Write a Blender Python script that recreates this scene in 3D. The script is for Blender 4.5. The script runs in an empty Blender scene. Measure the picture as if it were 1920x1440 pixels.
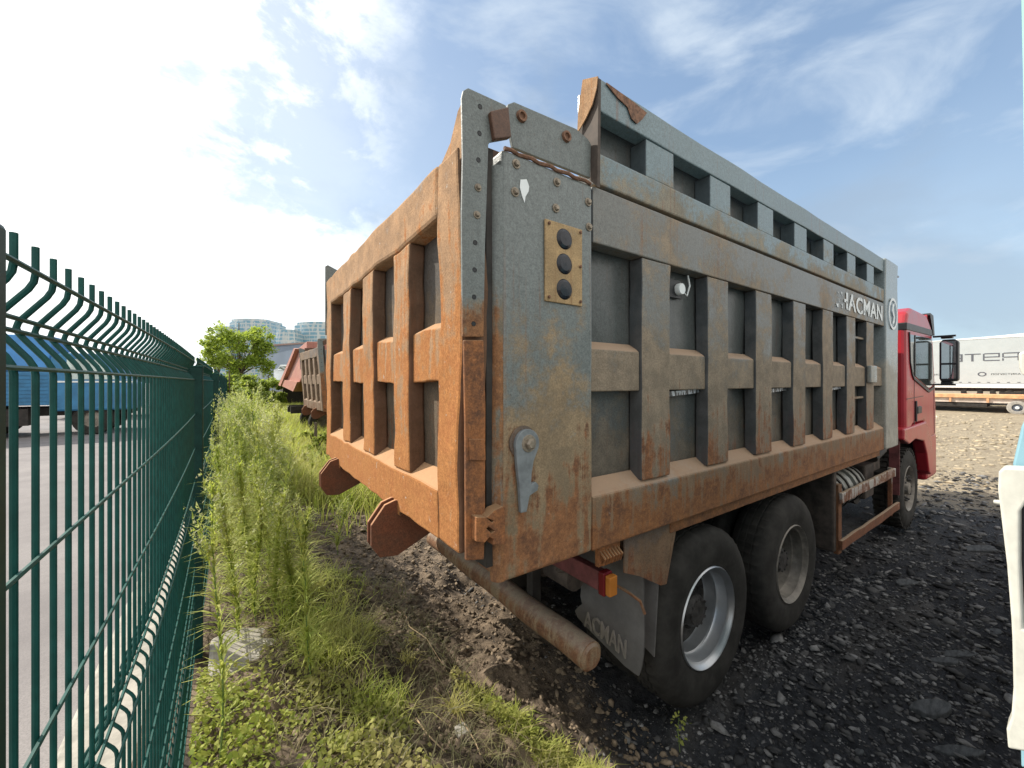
import bpy, math, random
import numpy as np
from mathutils import Vector, Matrix, noise as mnoise
random.seed(7); RNG = np.random.default_rng(7)
SC = bpy.context.scene
COL = SC.collection
R = math.radians
# ------------------------------------------------------------------ camera
VIEW_AZ = 54.8                      # degrees from the lorry's own axis (+X) towards +Y
cam_d = bpy.data.cameras.new('camera'); cam = bpy.data.objects.new('camera', cam_d); COL.objects.link(cam)
cam_d.sensor_width = 36; cam_d.lens = 748/1920*36; cam_d.shift_y = -4/1920
cam_d.clip_start = 0.02; cam_d.clip_end = 6000
cam.location = (0, 0, 2.0); cam.rotation_euler = (R(90), 0, R(VIEW_AZ-90)); SC.camera = cam
# ------------------------------------------------------------------ light
SUN_AZ, SUN_EL = 127.2, 40.0
sd = Vector((math.cos(R(SUN_AZ))*math.cos(R(SUN_EL)), math.sin(R(SUN_AZ))*math.cos(R(SUN_EL)), math.sin(R(SUN_EL))))
sl = bpy.data.lights.new('sun', 'SUN'); sl.energy = 5.0; sl.angle = R(0.5); sl.color = (1.0, 0.93, 0.82)
so = bpy.data.objects.new('sun', sl); COL.objects.link(so); so.rotation_euler = sd.to_track_quat('Z', 'Y').to_euler(); so.location = (-20, 30, 40)
SC.view_settings.view_transform = 'Standard'; SC.view_settings.look = 'None'; SC.view_settings.gamma = 1
SC.view_settings.exposure = 0.42

class NT:
    def __init__(s, tree): s.t = tree; s.n = tree.nodes; s.l = tree.links
    def new(s, typ, **kw):
        n = s.n.new(typ)
        for k, v in kw.items(): setattr(n, k, v)
        return n
    def put(s, sock, v):
        if isinstance(v, bpy.types.NodeSocket): s.l.new(v, sock)
        elif v is not None:
            if isinstance(v, (tuple, list)) and len(v) == 3 and sock.type == 'RGBA': v = (*v, 1)
            sock.default_value = v
    def math(s, op, a, b=None, c=None, clamp=False):
        n = s.new('ShaderNodeMath', operation=op, use_clamp=clamp); s.put(n.inputs[0], a)
        if b is not None: s.put(n.inputs[1], b)
        if c is not None: s.put(n.inputs[2], c)
        return n.outputs[0]
    def vmath(s, op, a, b=None):
        n = s.new('ShaderNodeVectorMath', operation=op); s.put(n.inputs[0], a)
        if b is not None: s.put(n.inputs[1], b)
        return n.outputs['Value'] if op in ('DOT_PRODUCT', 'LENGTH') else n.outputs[0]
    def sep(s, v):
        n = s.new('ShaderNodeSeparateXYZ'); s.l.new(v, n.inputs[0]); return n.outputs
    def ss(s, v, a, b, lo=0.0, hi=1.0):
        n = s.new('ShaderNodeMapRange', interpolation_type='SMOOTHSTEP'); s.put(n.inputs['Value'], v)
        n.inputs['From Min'].default_value = a; n.inputs['From Max'].default_value = b
        n.inputs['To Min'].default_value = lo; n.inputs['To Max'].default_value = hi
        return n.outputs[0]
    def mix(s, f, a, b):
        n = s.new('ShaderNodeMix', data_type='RGBA'); s.put(n.inputs[0], f); s.put(n.inputs[6], a); s.put(n.inputs[7], b); return n.outputs[2]
    def scale(s, v, sc):
        n = s.new('ShaderNodeMapping'); s.l.new(v, n.inputs[0]); n.inputs['Scale'].default_value = sc; return n.outputs[0]
    def noise(s, v, sc=5.0, det=6.0, rough=0.6, dist=0.0):
        n = s.new('ShaderNodeTexNoise'); s.put(n.inputs['Vector'], v); n.inputs['Scale'].default_value = sc
        n.inputs['Detail'].default_value = det; n.inputs['Roughness'].default_value = rough; n.inputs['Distortion'].default_value = dist
        return n.outputs[0]
    def voro(s, v, sc, feature='F1', out='Distance'):
        n = s.new('ShaderNodeTexVoronoi', feature=feature); s.put(n.inputs['Vector'], v); n.inputs['Scale'].default_value = sc; return n.outputs[out]

# ------------------------------------------------------------------ sky
W = bpy.data.worlds.new('World'); SC.world = W; W.use_nodes = True
w = NT(W.node_tree); w.n.clear()
sky = w.new('ShaderNodeTexSky', sky_type='NISHITA'); sky.sun_disc = False
sky.sun_elevation = R(SUN_EL); sky.sun_rotation = math.atan2(sd.x, sd.y); sky.air_density = 1.0; sky.dust_density = 1.2; sky.ozone_density = 1.2
tc = w.new('ShaderNodeTexCoord').outputs['Generated']
def azv(a, el=0): return (math.cos(R(a))*math.cos(R(el)), math.sin(R(a))*math.cos(R(el)), math.sin(R(el)))
nb = w.noise(w.scale(tc, (1, 1, 1.5)), 2.6, 9, 0.58, 0.35)
nf = w.noise(w.scale(tc, (1, 1, 1.6)), 7.0, 9, 0.62, 0.2)
nbc = w.math('SUBTRACT', nb, 0.5); nfc = w.math('SUBTRACT', nf, 0.5)
left = w.math('ADD', w.vmath('DOT_PRODUCT', tc, azv(164.5)), w.math('ADD', w.math('MULTIPLY', nbc, 0.40), w.math('MULTIPLY', nfc, 0.22)))
m_left = w.ss(left, -0.11, 0.12)
m_left = w.math('MULTIPLY', m_left, w.ss(w.vmath('DOT_PRODUCT', tc, azv(100)), -0.25, 0.30))
# a blue hole in the cloud edge
hole = w.ss(w.math('ADD', w.vmath('DOT_PRODUCT', tc, azv(80.0, 30)), w.math('MULTIPLY', nfc, 0.12)), 0.972, 0.996)
m_left = w.math('MULTIPLY', m_left, w.math('SUBTRACT', 1.0, w.math('MULTIPLY', hole, 0.8)))
back = w.ss(w.math('ADD', w.vmath('DOT_PRODUCT', tc, azv(276, 25)), w.math('MULTIPLY', nbc, 0.3)), 0.28, 0.70)  # unseen bright cloud bank behind the camera, added to fill the shaded side
streak_v = w.new('ShaderNodeMapping'); w.l.new(tc, streak_v.inputs[0]); streak_v.inputs['Rotation'].default_value = (R(0), R(38), R(-32)); streak_v.inputs['Scale'].default_value = (0.9, 2.0, 4.2)
st = w.noise(streak_v.outputs[0], 1.9, 10, 0.56, 0.45)
m_st = w.math('MULTIPLY', w.ss(st, 0.44, 0.80), 0.85)
soft = w.math('MULTIPLY', w.ss(w.noise(tc, 1.4, 4, 0.5), 0.35, 0.75), 0.30)
m_thin = w.math('MAXIMUM', m_st, soft)
skyc = w.mix(1.0, sky.outputs[0], sky.outputs[0])
mul = w.new('ShaderNodeVectorMath', operation='SCALE'); w.l.new(sky.outputs[0], mul.inputs[0]); mul.inputs['Scale'].default_value = 0.15
zz = w.sep(tc)[2]
base = w.mix(w.ss(zz, 0.0, 0.5, 0.72, 0.45), mul.outputs[0], w.mix(w.ss(zz, 0.0, 0.6), (0.34, 0.50, 0.62), (0.29, 0.42, 0.59)))
c1 = w.mix(m_thin, base, (0.60, 0.68, 0.76))
sunp = w.ss(w.vmath('DOT_PRODUCT', tc, tuple(sd)), 0.2, 0.97, 0.0, 1.0)
wc = w.mix(sunp, (0.74, 0.86, 0.92), (1.2, 1.2, 1.17))
wc = w.mix(w.ss(w.noise(tc, 3.4, 7, 0.6), 0.5, 0.72, 0.0, 0.16), wc, (0.45, 0.66, 0.78))
c1 = w.mix(w.ss(w.noise(w.scale(tc, (1, 1, 1.7)), 2.1, 7, 0.55, 0.3), 0.50, 0.66, 0.0, 0.45), c1, (0.30, 0.375, 0.47))
c2 = w.mix(m_left, c1, wc)
c3 = w.mix(back, c2, (1.15, 1.12, 1.07))
bg = w.new('ShaderNodeBackground'); w.l.new(c3, bg.inputs[0]); bg.inputs[1].default_value = 1.0
w.l.new(bg.outputs[0], w.new('ShaderNodeOutputWorld').inputs[0])

# ------------------------------------------------------------------ materials
MATS = {}
def newmat(name):
    m = bpy.data.materials.new(name); m.use_nodes = True; MATS[name] = m
    g = NT(m.node_tree); b = g.n['Principled BSDF']; return m, g, b
def setb(g, b, col=None, rough=None, metal=None, spec=None, bump=None, bs=0.3, bd=0.01):
    if col is not None: g.put(b.inputs['Base Color'], col)
    if rough is not None: g.put(b.inputs['Roughness'], rough)
    if metal is not None: g.put(b.inputs['Metallic'], metal)
    if spec is not None: g.put(b.inputs['Specular IOR Level'], spec)
    if bump is not None:
        n = g.new('ShaderNodeBump'); g.put(n.inputs['Height'], bump); n.inputs['Strength'].default_value = bs; n.inputs['Distance'].default_value = bd
        g.l.new(n.outputs[0], b.inputs['Normal'])
def ocoord(g): return g.new('ShaderNodeTexCoord').outputs['Object']
def steel(name, paint, dust, rust, z0=1.2, z1=2.9, dust_a=0.5, rust_a=0.45, rough=0.5, dark=(0.10, 0.05, 0.03), streak=1.0, side=None, sax=1, chip=0.66, up=0.8, updust=None, spec=0.35, fade=1.0):
    """old painted steel: paint, brown dust thicker low down, rust patches and runs"""
    m, g, b = newmat(name); o = ocoord(g); z = g.sep(o)[2]
    low = g.math('SUBTRACT', 1.0, g.ss(z, z0, z1))
    n1 = g.noise(o, 1.6, 8, 0.62, 0.3); n2 = g.noise(o, 7.5, 9, 0.7); n3 = g.noise(g.scale(o, (9, 9, 0.7)), 2.2, 7, 0.65); n4 = g.noise(o, 46, 5, 0.7)
    dm = g.math('ADD', g.math('MULTIPLY', low, 0.45*fade), g.math('ADD', g.math('MULTIPLY', n1, 0.75), g.math('MULTIPLY', n4, 0.25)))
    dm = g.math('ADD', dm, g.math('MULTIPLY', g.math('SUBTRACT', n2, 0.5), 0.5))
    dmask = g.ss(dm, 1.06-dust_a, 1.24-dust_a)
    rm = g.math('ADD', g.math('MULTIPLY', low, 0.38*fade), g.math('ADD', g.math('MULTIPLY', n2, 0.55), g.math('MULTIPLY', n3, 0.55*streak)))
    rmask = g.ss(rm, 1.17-rust_a, 1.27-rust_a)
    runs = g.ss(g.noise(g.scale(o, (22, 22, 0.55)), 1.7, 5, 0.6), 0.60-0.05*streak, 0.74)
    runs = g.math('MULTIPLY', runs, g.math('MULTIPLY', g.ss(n1, 0.4, 0.62), 0.65*streak))
    seam = g.ss(g.noise(g.scale(o, (1.2, 1.2, 9)), 5.5, 9, 0.75), 0.68, 0.74)
    pc = g.mix(g.ss(n4, 0.35, 0.7), paint, tuple(c*0.78 for c in paint))
    pc = g.mix(g.ss(n3, 0.55, 0.75, 0, 0.35), pc, tuple(min(1, c*1.45) for c in paint))
    pc = g.mix(seam, pc, tuple(c_*0.5 for c_ in paint))
    dv = g.mix(g.ss(n2, 0.35, 0.68), tuple(c_*0.72 for c_ in dust), tuple(min(1, c_*1.18) for c_ in dust))
    c = g.mix(g.math('MULTIPLY', dmask, 0.85), pc, dv)
    rc = g.mix(g.ss(n2, 0.35, 0.7), rust, dark)
    rc = g.mix(g.ss(n4, 0.4, 0.75, 0, 0.6), rc, tuple(min(1, c_*1.5) for c_ in rust))
    c = g.mix(rmask, c, rc)
    c = g.mix(runs, c, tuple(0.5*(a_+b_) for a_, b_ in zip(rust, dark)))
    chips = g.ss(g.noise(o, 21, 6, 0.75), chip, chip+0.03, 0, 0.75); c = g.mix(chips, c, tuple(min(1, c_*1.3) for c_ in paint))
    pits = g.ss(g.noise(o, 90, 3, 0.6), 0.66, 0.74, 0, 0.7)
    c = g.mix(pits, c, dark)
    gr = g.noise(o, 150, 4, 0.75); gv = g.new('ShaderNodeVectorMath', operation='SCALE'); g.l.new(c, gv.inputs[0]); g.l.new(g.ss(gr, 0.3, 0.7, 0.74, 1.24), gv.inputs['Scale']); c = gv.outputs[0]
    nz = g.sep(g.new('ShaderNodeNewGeometry').outputs['Normal'])[2]
    if side: c = g.mix(g.ss(g.math('ABSOLUTE', g.sep(g.new('ShaderNodeTexCoord').outputs['Normal'])[sax]), 0.6, 0.9, 0, 0.85), c, g.mix(g.ss(n2, 0.35, 0.65), side, tuple(c_*1.6 for c_ in side)))  # faces along one axis coloured darker, standing in for shade between ribs
    c = g.mix(g.ss(nz, 0.3, 0.8, 0, up), c, updust or dust)
    ro = g.math('ADD', g.math('MULTIPLY', g.math('MAXIMUM', rmask, dmask), 0.38), rough-0.05)
    setb(g, b, c, ro, 0.0, spec, g.math('ADD', g.math('MULTIPLY', n4, 0.5), g.math('MULTIPLY', rmask, 0.25)), 0.45, 0.006)
    return m
GREY = (0.155, 0.185, 0.185); TAN = (0.255, 0.195, 0.13); RUST = (0.30, 0.115, 0.035)
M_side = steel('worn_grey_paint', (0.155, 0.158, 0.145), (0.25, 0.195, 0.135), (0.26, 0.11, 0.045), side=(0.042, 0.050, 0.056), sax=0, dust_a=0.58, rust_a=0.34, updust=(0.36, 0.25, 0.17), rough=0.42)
M_rail = steel('rusty_lower_rail', (0.16, 0.165, 0.15), (0.235, 0.15, 0.085), (0.24, 0.105, 0.04), z0=1.1, z1=1.9, dust_a=0.5, rust_a=0.42, updust=(0.38, 0.26, 0.175))
M_pan = steel('recess_shade_panel_paint', (0.088, 0.096, 0.094), (0.14, 0.118, 0.09), (0.16, 0.07, 0.035), dust_a=0.36, rust_a=0.25, rough=0.33, up=0.3)  # recess shade put into the paint, darker than the ribs
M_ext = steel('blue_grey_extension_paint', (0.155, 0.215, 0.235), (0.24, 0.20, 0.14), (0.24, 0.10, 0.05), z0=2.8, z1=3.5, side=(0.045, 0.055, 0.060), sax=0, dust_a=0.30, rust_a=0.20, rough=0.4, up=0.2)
M_pil = steel('pillar_paint', (0.165, 0.185, 0.18), (0.27, 0.195, 0.11), (0.25, 0.115, 0.05), z0=1.2, z1=2.5, dust_a=0.46, rust_a=0.35, rough=0.42)
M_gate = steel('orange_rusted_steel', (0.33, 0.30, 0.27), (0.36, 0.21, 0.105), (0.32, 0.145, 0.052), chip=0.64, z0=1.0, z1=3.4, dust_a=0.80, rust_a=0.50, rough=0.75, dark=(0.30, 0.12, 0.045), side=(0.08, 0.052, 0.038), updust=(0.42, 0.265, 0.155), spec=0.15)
M_gpan = steel('shade_dark_gate_paint', (0.10, 0.09, 0.08), (0.13, 0.10, 0.07), (0.14, 0.07, 0.04), dust_a=0.5, rust_a=0.35, spec=0.1)  # painted dark to carry the shade inside the gate's recesses
M_flan = steel('gate_flange_paint', (0.15, 0.17, 0.165), (0.20, 0.17, 0.12), (0.25, 0.12, 0.05), z0=2.1, z1=2.6, dust_a=0.3, rust_a=0.34)
M_gside = steel('gate_edge_rust', (0.25, 0.23, 0.2), (0.27, 0.17, 0.09), (0.27, 0.11, 0.04), dust_a=0.75, rust_a=0.6)
M_front = steel('pale_front_pillar_paint', (0.26, 0.30, 0.30), (0.31, 0.29, 0.24), (0.26, 0.15, 0.08), z0=1.2, z1=3, dust_a=0.4, rust_a=0.05, rough=0.3, spec=0.5)
M_wornpipe = steel('worn_bumper_pipe', (0.23, 0.19, 0.15), (0.27, 0.19, 0.11), (0.20, 0.10, 0.05), z0=0.2, z1=2, dust_a=0.5, rust_a=0.35, up=0.3, updust=(0.34, 0.31, 0.28))
M_plate = steel('tan_lamp_plate', (0.24, 0.22, 0.18), (0.40, 0.27, 0.13), (0.26, 0.13, 0.05), dust_a=0.72, rust_a=0.32)
M_brown = steel('brown_bracket', (0.13, 0.10, 0.08), (0.19, 0.12, 0.07), (0.19, 0.08, 0.035), z0=0.6, z1=1.6, dust_a=0.5, rust_a=0.4)
M_hook = steel('dark_rusted_hook', (0.10, 0.05, 0.03), (0.15, 0.07, 0.04), (0.14, 0.05, 0.025), dust_a=0.5, rust_a=0.5, updust=(0.5, 0.27, 0.14))
M_guard = steel('peeling_guard_rail', (0.42, 0.40, 0.37), (0.33, 0.25, 0.17), (0.20, 0.08, 0.04), z0=0.2, z1=1.6, dust_a=0.35, rust_a=0.48)
M_red2 = steel('faded_red_steel', (0.42, 0.19, 0.15), (0.45, 0.27, 0.21), (0.35, 0.12, 0.07), z0=0, z1=3, dust_a=0.5, rust_a=0.2, spec=0.1)
M_dusty = steel('dusty_brown_gate', (0.16, 0.13, 0.11), (0.24, 0.175, 0.125), (0.15, 0.085, 0.055), dust_a=0.7, rust_a=0.3, spec=0.1)
def simple(name, col, rough=0.6, metal=0.0, spec=0.4, var=0.25, sc=12, bump=0.0):
    m, g, b = newmat(name); o = ocoord(g); n = g.noise(o, sc, 7, 0.65)
    c = g.mix(g.ss(n, 0.3, 0.7), tuple(c_*(1-var) for c_ in col), tuple(min(1, c_*(1+var)) for c_ in col))
    setb(g, b, c, g.math('ADD', g.math('MULTIPLY', n, 0.2), rough-0.1), metal, spec, n if bump else None, bump or 0.1, 0.004); return m
M_dark = simple('oily_chassis_black', (0.028, 0.024, 0.021), 0.7, sc=9, var=0.5, bump=0.3)
M_dirtm = simple('muddy_metal', (0.075, 0.06, 0.05), 0.85, var=0.5, sc=8, bump=0.4)
M_tyre = simple('dusty_tyre_rubber', (0.034, 0.032, 0.029), 0.85, spec=0.2, var=0.38, sc=7, bump=0.5)
M_rim = simple('silver_rim', (0.42, 0.435, 0.45), 0.34, 0.8, var=0.12, sc=5)
M_rimd = simple('dirty_rim', (0.20, 0.18, 0.155), 0.6, 0.3, var=0.4, sc=9)
M_hub = simple('muddy_hub', (0.05, 0.047, 0.045), 0.6, 0.2, var=0.6, sc=25, bump=0.5)
M_flap = simple('grey_rubber_flap', (0.135, 0.13, 0.125), 0.8, spec=0.2, var=0.18, sc=6, bump=0.2)
M_flapt = simple('raised_flap_letters', (0.26, 0.24, 0.215), 0.8, spec=0.2, var=0.2)
M_redc = simple('red_cab_paint', (0.36, 0.022, 0.032), 0.30, spec=0.5, var=0.12, sc=4)
M_redbar = simple('dull_red_bar', (0.13, 0.04, 0.04), 0.7, var=0.45, sc=8)
M_redl = simple('red_lamp_lens', (0.13, 0.012, 0.016), 0.2, var=0.1)
M_amb = simple('amber_lens', (0.40, 0.15, 0.03), 0.2, var=0.1)
M_black = simple('black_plastic', (0.016, 0.017, 0.019), 0.45, var=0.3)
M_lampb = simple('black_lamp_lens', (0.010, 0.012, 0.018), 0.25, var=0.2)
M_white = simple('white_decal', (0.70, 0.74, 0.74), 0.45, var=0.06)
M_greyw = simple('grey_letter_print', (0.085, 0.095, 0.115), 0.6, var=0.1)
M_glass = simple('dark_cab_glass', (0.05, 0.06, 0.055), 0.06, spec=0.9, var=0.3, sc=2)
M_mir = simple('mirror_glass', (0.55, 0.57, 0.58), 0.03, 1.0, var=0.05)
M_tarp = simple('white_trailer_panel', (0.40, 0.445, 0.46), 0.5, var=0.04, sc=1.5)
M_orange = simple('faded_orange_deck', (0.62, 0.33, 0.17), 0.7, var=0.25, sc=3)
M_blue = simple('blue_truck_paint', (0.035, 0.165, 0.32), 0.45, var=0.2, sc=3)
M_lblue = simple('pale_blue_paint', (0.24, 0.42, 0.50), 0.3, var=0.05)
M_cream = simple('white_bumper_paint', (0.56, 0.56, 0.50), 0.35, var=0.10, sc=20)
M_steelb = simple('bare_bolt_steel', (0.26, 0.22, 0.17), 0.5, 0.4, var=0.3, sc=40)
M_endp = simple('shade_dark_plate', (0.07, 0.055, 0.045), 0.8, var=0.4, sc=10)  # plate coloured dark for the shade behind the torn sheet
M_levg = simple('blue_grey_lever', (0.17, 0.19, 0.20), 0.5, var=0.25, sc=15, bump=0.2)
M_tank = simple('grey_air_tank', (0.26, 0.26, 0.23), 0.5, var=0.25, sc=6)
M_silver = simple('silver_car_paint', (0.42, 0.45, 0.48), 0.3, 0.3, var=0.1)
M_wallg = simple('grey_blue_cladding', (0.19, 0.235, 0.30), 0.7, var=0.08, sc=0.3)
M_trunk = simple('bark', (0.10, 0.08, 0.055), 0.9, var=0.3, sc=6)
M_mast = simple('grey_mast', (0.22, 0.23, 0.24), 0.7, var=0.1)
M_stemg = simple('green_stem', (0.13, 0.20, 0.05), 0.7, var=0.3, sc=9)
M_conc = simple('pale_concrete', (0.33, 0.31, 0.27), 0.9, var=0.22, sc=14, bump=0.6)
M_twig = simple('dry_twig', (0.42, 0.31, 0.19), 0.85, var=0.25, sc=20)
M_weld = simple('rusty_weld_bead', (0.17, 0.09, 0.055), 0.8, var=0.5, sc=60, bump=0.6)
# fence green
m, g, b = newmat('green_fence_coating'); o = ocoord(g); n = g.noise(o, 30, 5, 0.6)
setb(g, b, g.mix(g.ss(n, 0.3, 0.75), (0.004, 0.052, 0.044), (0.008, 0.080, 0.068)), 0.48, 0, 0.25); M_fence = m
m, g, b = newmat('green_post_coating'); o = ocoord(g); n = g.noise(o, 20, 6, 0.65)
setb(g, b, g.mix(g.ss(n, 0.3, 0.75), (0.003, 0.030, 0.026), (0.006, 0.048, 0.041)), 0.5, 0, 0.25); M_post = m
def leafmat(name, c1, c2, c3, tr=0.45, sc=1.3):
    m, g, b = newmat(name); o = ocoord(g); ri = g.new('ShaderNodeNewGeometry').outputs['Random Per Island']
    c = g.mix(ri, c1, c2); c = g.mix(g.ss(g.noise(o, sc, 5, 0.6), 0.38, 0.66), c, c3)
    setb(g, b, c, 0.6, 0, 0.25)
    t = g.new('ShaderNodeBsdfTranslucent'); g.put(t.inputs[0], g.mix(0.5, c, (0.62, 0.72, 0.10)))
    mx = g.new('ShaderNodeMixShader'); mx.inputs[0].default_value = tr
    out = g.n['Material Output']; g.l.new(b.outputs[0], mx.inputs[1]); g.l.new(t.outputs[0], mx.inputs[2]); g.l.new(mx.outputs[0], out.inputs[0]); return m
M_grass = leafmat('meadow_grass', (0.24, 0.33, 0.05), (0.42, 0.44, 0.10), (0.50, 0.44, 0.18))
M_weed = leafmat('weed_leaves', (0.26, 0.37, 0.07), (0.48, 0.50, 0.13), (0.44, 0.42, 0.17))
M_weedt = leafmat('weed_flower_tops', (0.34, 0.38, 0.20), (0.46, 0.45, 0.28), (0.52, 0.50, 0.38))
M_cover = leafmat('low_creeper_leaves', (0.22, 0.29, 0.05), (0.42, 0.43, 0.10), (0.38, 0.33, 0.14))
M_dry = leafmat('dry_grass_stalks', (0.25, 0.20, 0.11), (0.20, 0.20, 0.08), (0.13, 0.12, 0.07), 0.2)
M_tree = leafmat('tree_leaves', (0.10, 0.19, 0.03), (0.30, 0.38, 0.05), (0.20, 0.28, 0.05), 0.45, 0.5)
M_treed = leafmat('shrub_leaves', (0.12, 0.20, 0.03), (0.30, 0.36, 0.06), (0.17, 0.24, 0.06), 0.45, 0.4)
# peeling lettering
m, g, b = newmat('peeling_white_letters'); o = ocoord(g); setb(g, b, (0.66, 0.70, 0.70), 0.5)
xx = g.sep(o)[0]
pm = g.math('ADD', g.noise(g.scale(o, (1, 1, 1)), 11, 3, 0.5), g.ss(xx, 4.3-2.0, 5.7-2.0, -0.07, 0.20))
al = g.ss(pm, 0.47, 0.50)
tr = g.new('ShaderNodeBsdfTransparent'); mx = g.new('ShaderNodeMixShader'); g.l.new(al, mx.inputs[0]); g.l.new(tr.outputs[0], mx.inputs[1]); g.l.new(b.outputs[0], mx.inputs[2])
g.l.new(mx.outputs[0], g.n['Material Output'].inputs[0]); M_peel = m
# reflective tape
m, g, b = newmat('torn_reflective_tape'); o = ocoord(g)
setb(g, b, g.mix(g.ss(g.noise(g.scale(o, (3, 3, 1)), 14, 4, 0.6), 0.46, 0.54), (0.06, 0.06, 0.06), (0.50, 0.54, 0.58)), 0.4, 0.2); M_tape = m
# ground
m, g, b = newmat('yard_soil'); o = ocoord(g); X, Y, Z = g.sep(o)[:3]
n1 = g.noise(o, 0.55, 8, 0.65, 0.4); n2 = g.noise(o, 4.5, 9, 0.7, 0.2); n3 = g.noise(o, 26, 7, 0.75); n4 = g.noise(g.scale(o, (1, 0.35, 1)), 2.4, 6, 0.6)
shaded_coal = g.mix(g.ss(n3, 0.32, 0.72), (0.009, 0.010, 0.013), (0.042, 0.044, 0.050)); shaded_coal = g.mix(g.ss(n2, 0.5, 0.75, 0, 0.6), shaded_coal, (0.068, 0.069, 0.074)); shaded_coal = g.mix(g.ss(g.noise(g.scale(o, (0.45, 1.6, 1)), 1.1, 6, 0.65), 0.48, 0.66, 0, 0.6), shaded_coal, (0.105, 0.098, 0.09))  # dark coal soil with the lorry's shadow also put into the colour
mud = g.mix(g.ss(n2, 0.35, 0.66), (0.05, 0.038, 0.028), (0.27, 0.205, 0.145)); mud = g.mix(g.ss(n3, 0.52, 0.78, 0, 0.7), mud, (0.42, 0.34, 0.25)); mud = g.mix(g.ss(n4, 0.56, 0.7, 0, 0.85), mud, (0.035, 0.034, 0.036))
sand = g.mix(g.ss(n2, 0.3, 0.7), (0.22, 0.18, 0.125), (0.37, 0.31, 0.22)); sand = g.mix(g.ss(g.noise(g.scale(o, (0.5, 1.0, 1)), 1.6, 8, 0.75), 0.50, 0.66, 0, 0.75), sand, (0.14, 0.11, 0.08))
turf = g.mix(g.ss(n2, 0.35, 0.65), (0.10, 0.125, 0.035), (0.22, 0.21, 0.09))
f1 = g.ss(g.math('ADD', g.math('SUBTRACT', X, g.ss(Y, 1.5, 4.0, 0.0, 1.1)), g.math('MULTIPLY', g.math('SUBTRACT', n1, 0.5), 1.0)), 1.40, 1.95)
c = g.mix(f1, mud, shaded_coal)
f2 = g.ss(g.math('ADD', X, g.math('MULTIPLY', g.math('SUBTRACT', n1, 0.5), 5)), 9.0, 11.0); c = g.mix(f2, c, sand)  # pale sand begins about where the lorry's shadow ends
f3 = g.math('MULTIPLY', g.ss(g.math('ADD', Y, g.math('MULTIPLY', g.math('SUBTRACT', n1, 0.5), 3.0)), 6.0, 8.0), g.math('SUBTRACT', 1.0, g.ss(X, 3.0, 4.5))); c = g.mix(f3, c, turf)
setb(g, b, c, g.math('SUBTRACT', 1.0, g.math('MULTIPLY', f1, 0.22)), 0, 0.3, g.math('ADD', n3, g.math('MULTIPLY', n2, 1.4)), 0.9, 0.03); M_soil = m
m, g, b = newmat('grey_asphalt'); o = ocoord(g); n2 = g.noise(o, 1.1, 8, 0.65); n3 = g.noise(o, 120, 3, 0.7)
c = g.mix(g.ss(n2, 0.3, 0.7), (0.19, 0.175, 0.175), (0.27, 0.25, 0.245)); c = g.mix(g.ss(n3, 0.35, 0.7, 0, 0.5), c, (0.12, 0.115, 0.115))
setb(g, b, c, 0.9, 0, 0.2, n3, 0.3, 0.003); M_asph = m
m, g, b = newmat('slate_stone'); o = ocoord(g); ri = g.new('ShaderNodeNewGeometry').outputs['Random Per Island']
c = g.mix(g.math('POWER', ri, 2.2), (0.022, 0.023, 0.025), (0.27, 0.265, 0.26)); c = g.mix(g.ss(g.noise(o, 30, 5, 0.7), 0.4, 0.7, 0, 0.6), c, (0.07, 0.065, 0.06))
setb(g, b, c, 0.8, 0, 0.3, g.noise(o, 60, 5, 0.7), 0.4, 0.004); M_stone = m
m, g, b = newmat('slab_stone'); o = ocoord(g); n = g.noise(g.scale(o, (1, 4, 1)), 9, 7, 0.7)
setb(g, b, g.mix(g.ss(n, 0.3, 0.7), (0.035, 0.037, 0.039), (0.10, 0.105, 0.108)), 0.8, 0, 0.3, n, 0.5, 0.01); M_slab = m
# glass tower facade (floor bands and bays are the building's own pattern)
m, g, b = newmat('hazed_tower_facade'); o = ocoord(g); X, Y, Z = g.sep(o)[:3]
fl = g.math('FRACT', g.math('DIVIDE', Z, 3.2)); ba = g.math('FRACT', g.math('DIVIDE', g.math('ADD', X, Y), 3.4))
win = g.math('MULTIPLY', g.ss(fl, 0.28, 0.36), g.math('MULTIPLY', g.ss(ba, 0.12, 0.2), 1.0))
c = g.mix(win, (0.42, 0.48, 0.50), (0.16, 0.31, 0.40)); c = g.mix(g.ss(g.noise(g.scale(o, (0.4, 0.4, 0.12)), 1.0, 3, 0.5), 0.5, 0.62, 0, 0.75), c, (0.50, 0.52, 0.50))  # pale tones put distance haze into the facade colour
setb(g, b, c, 0.35, 0, 0.5); M_tower = m

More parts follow.
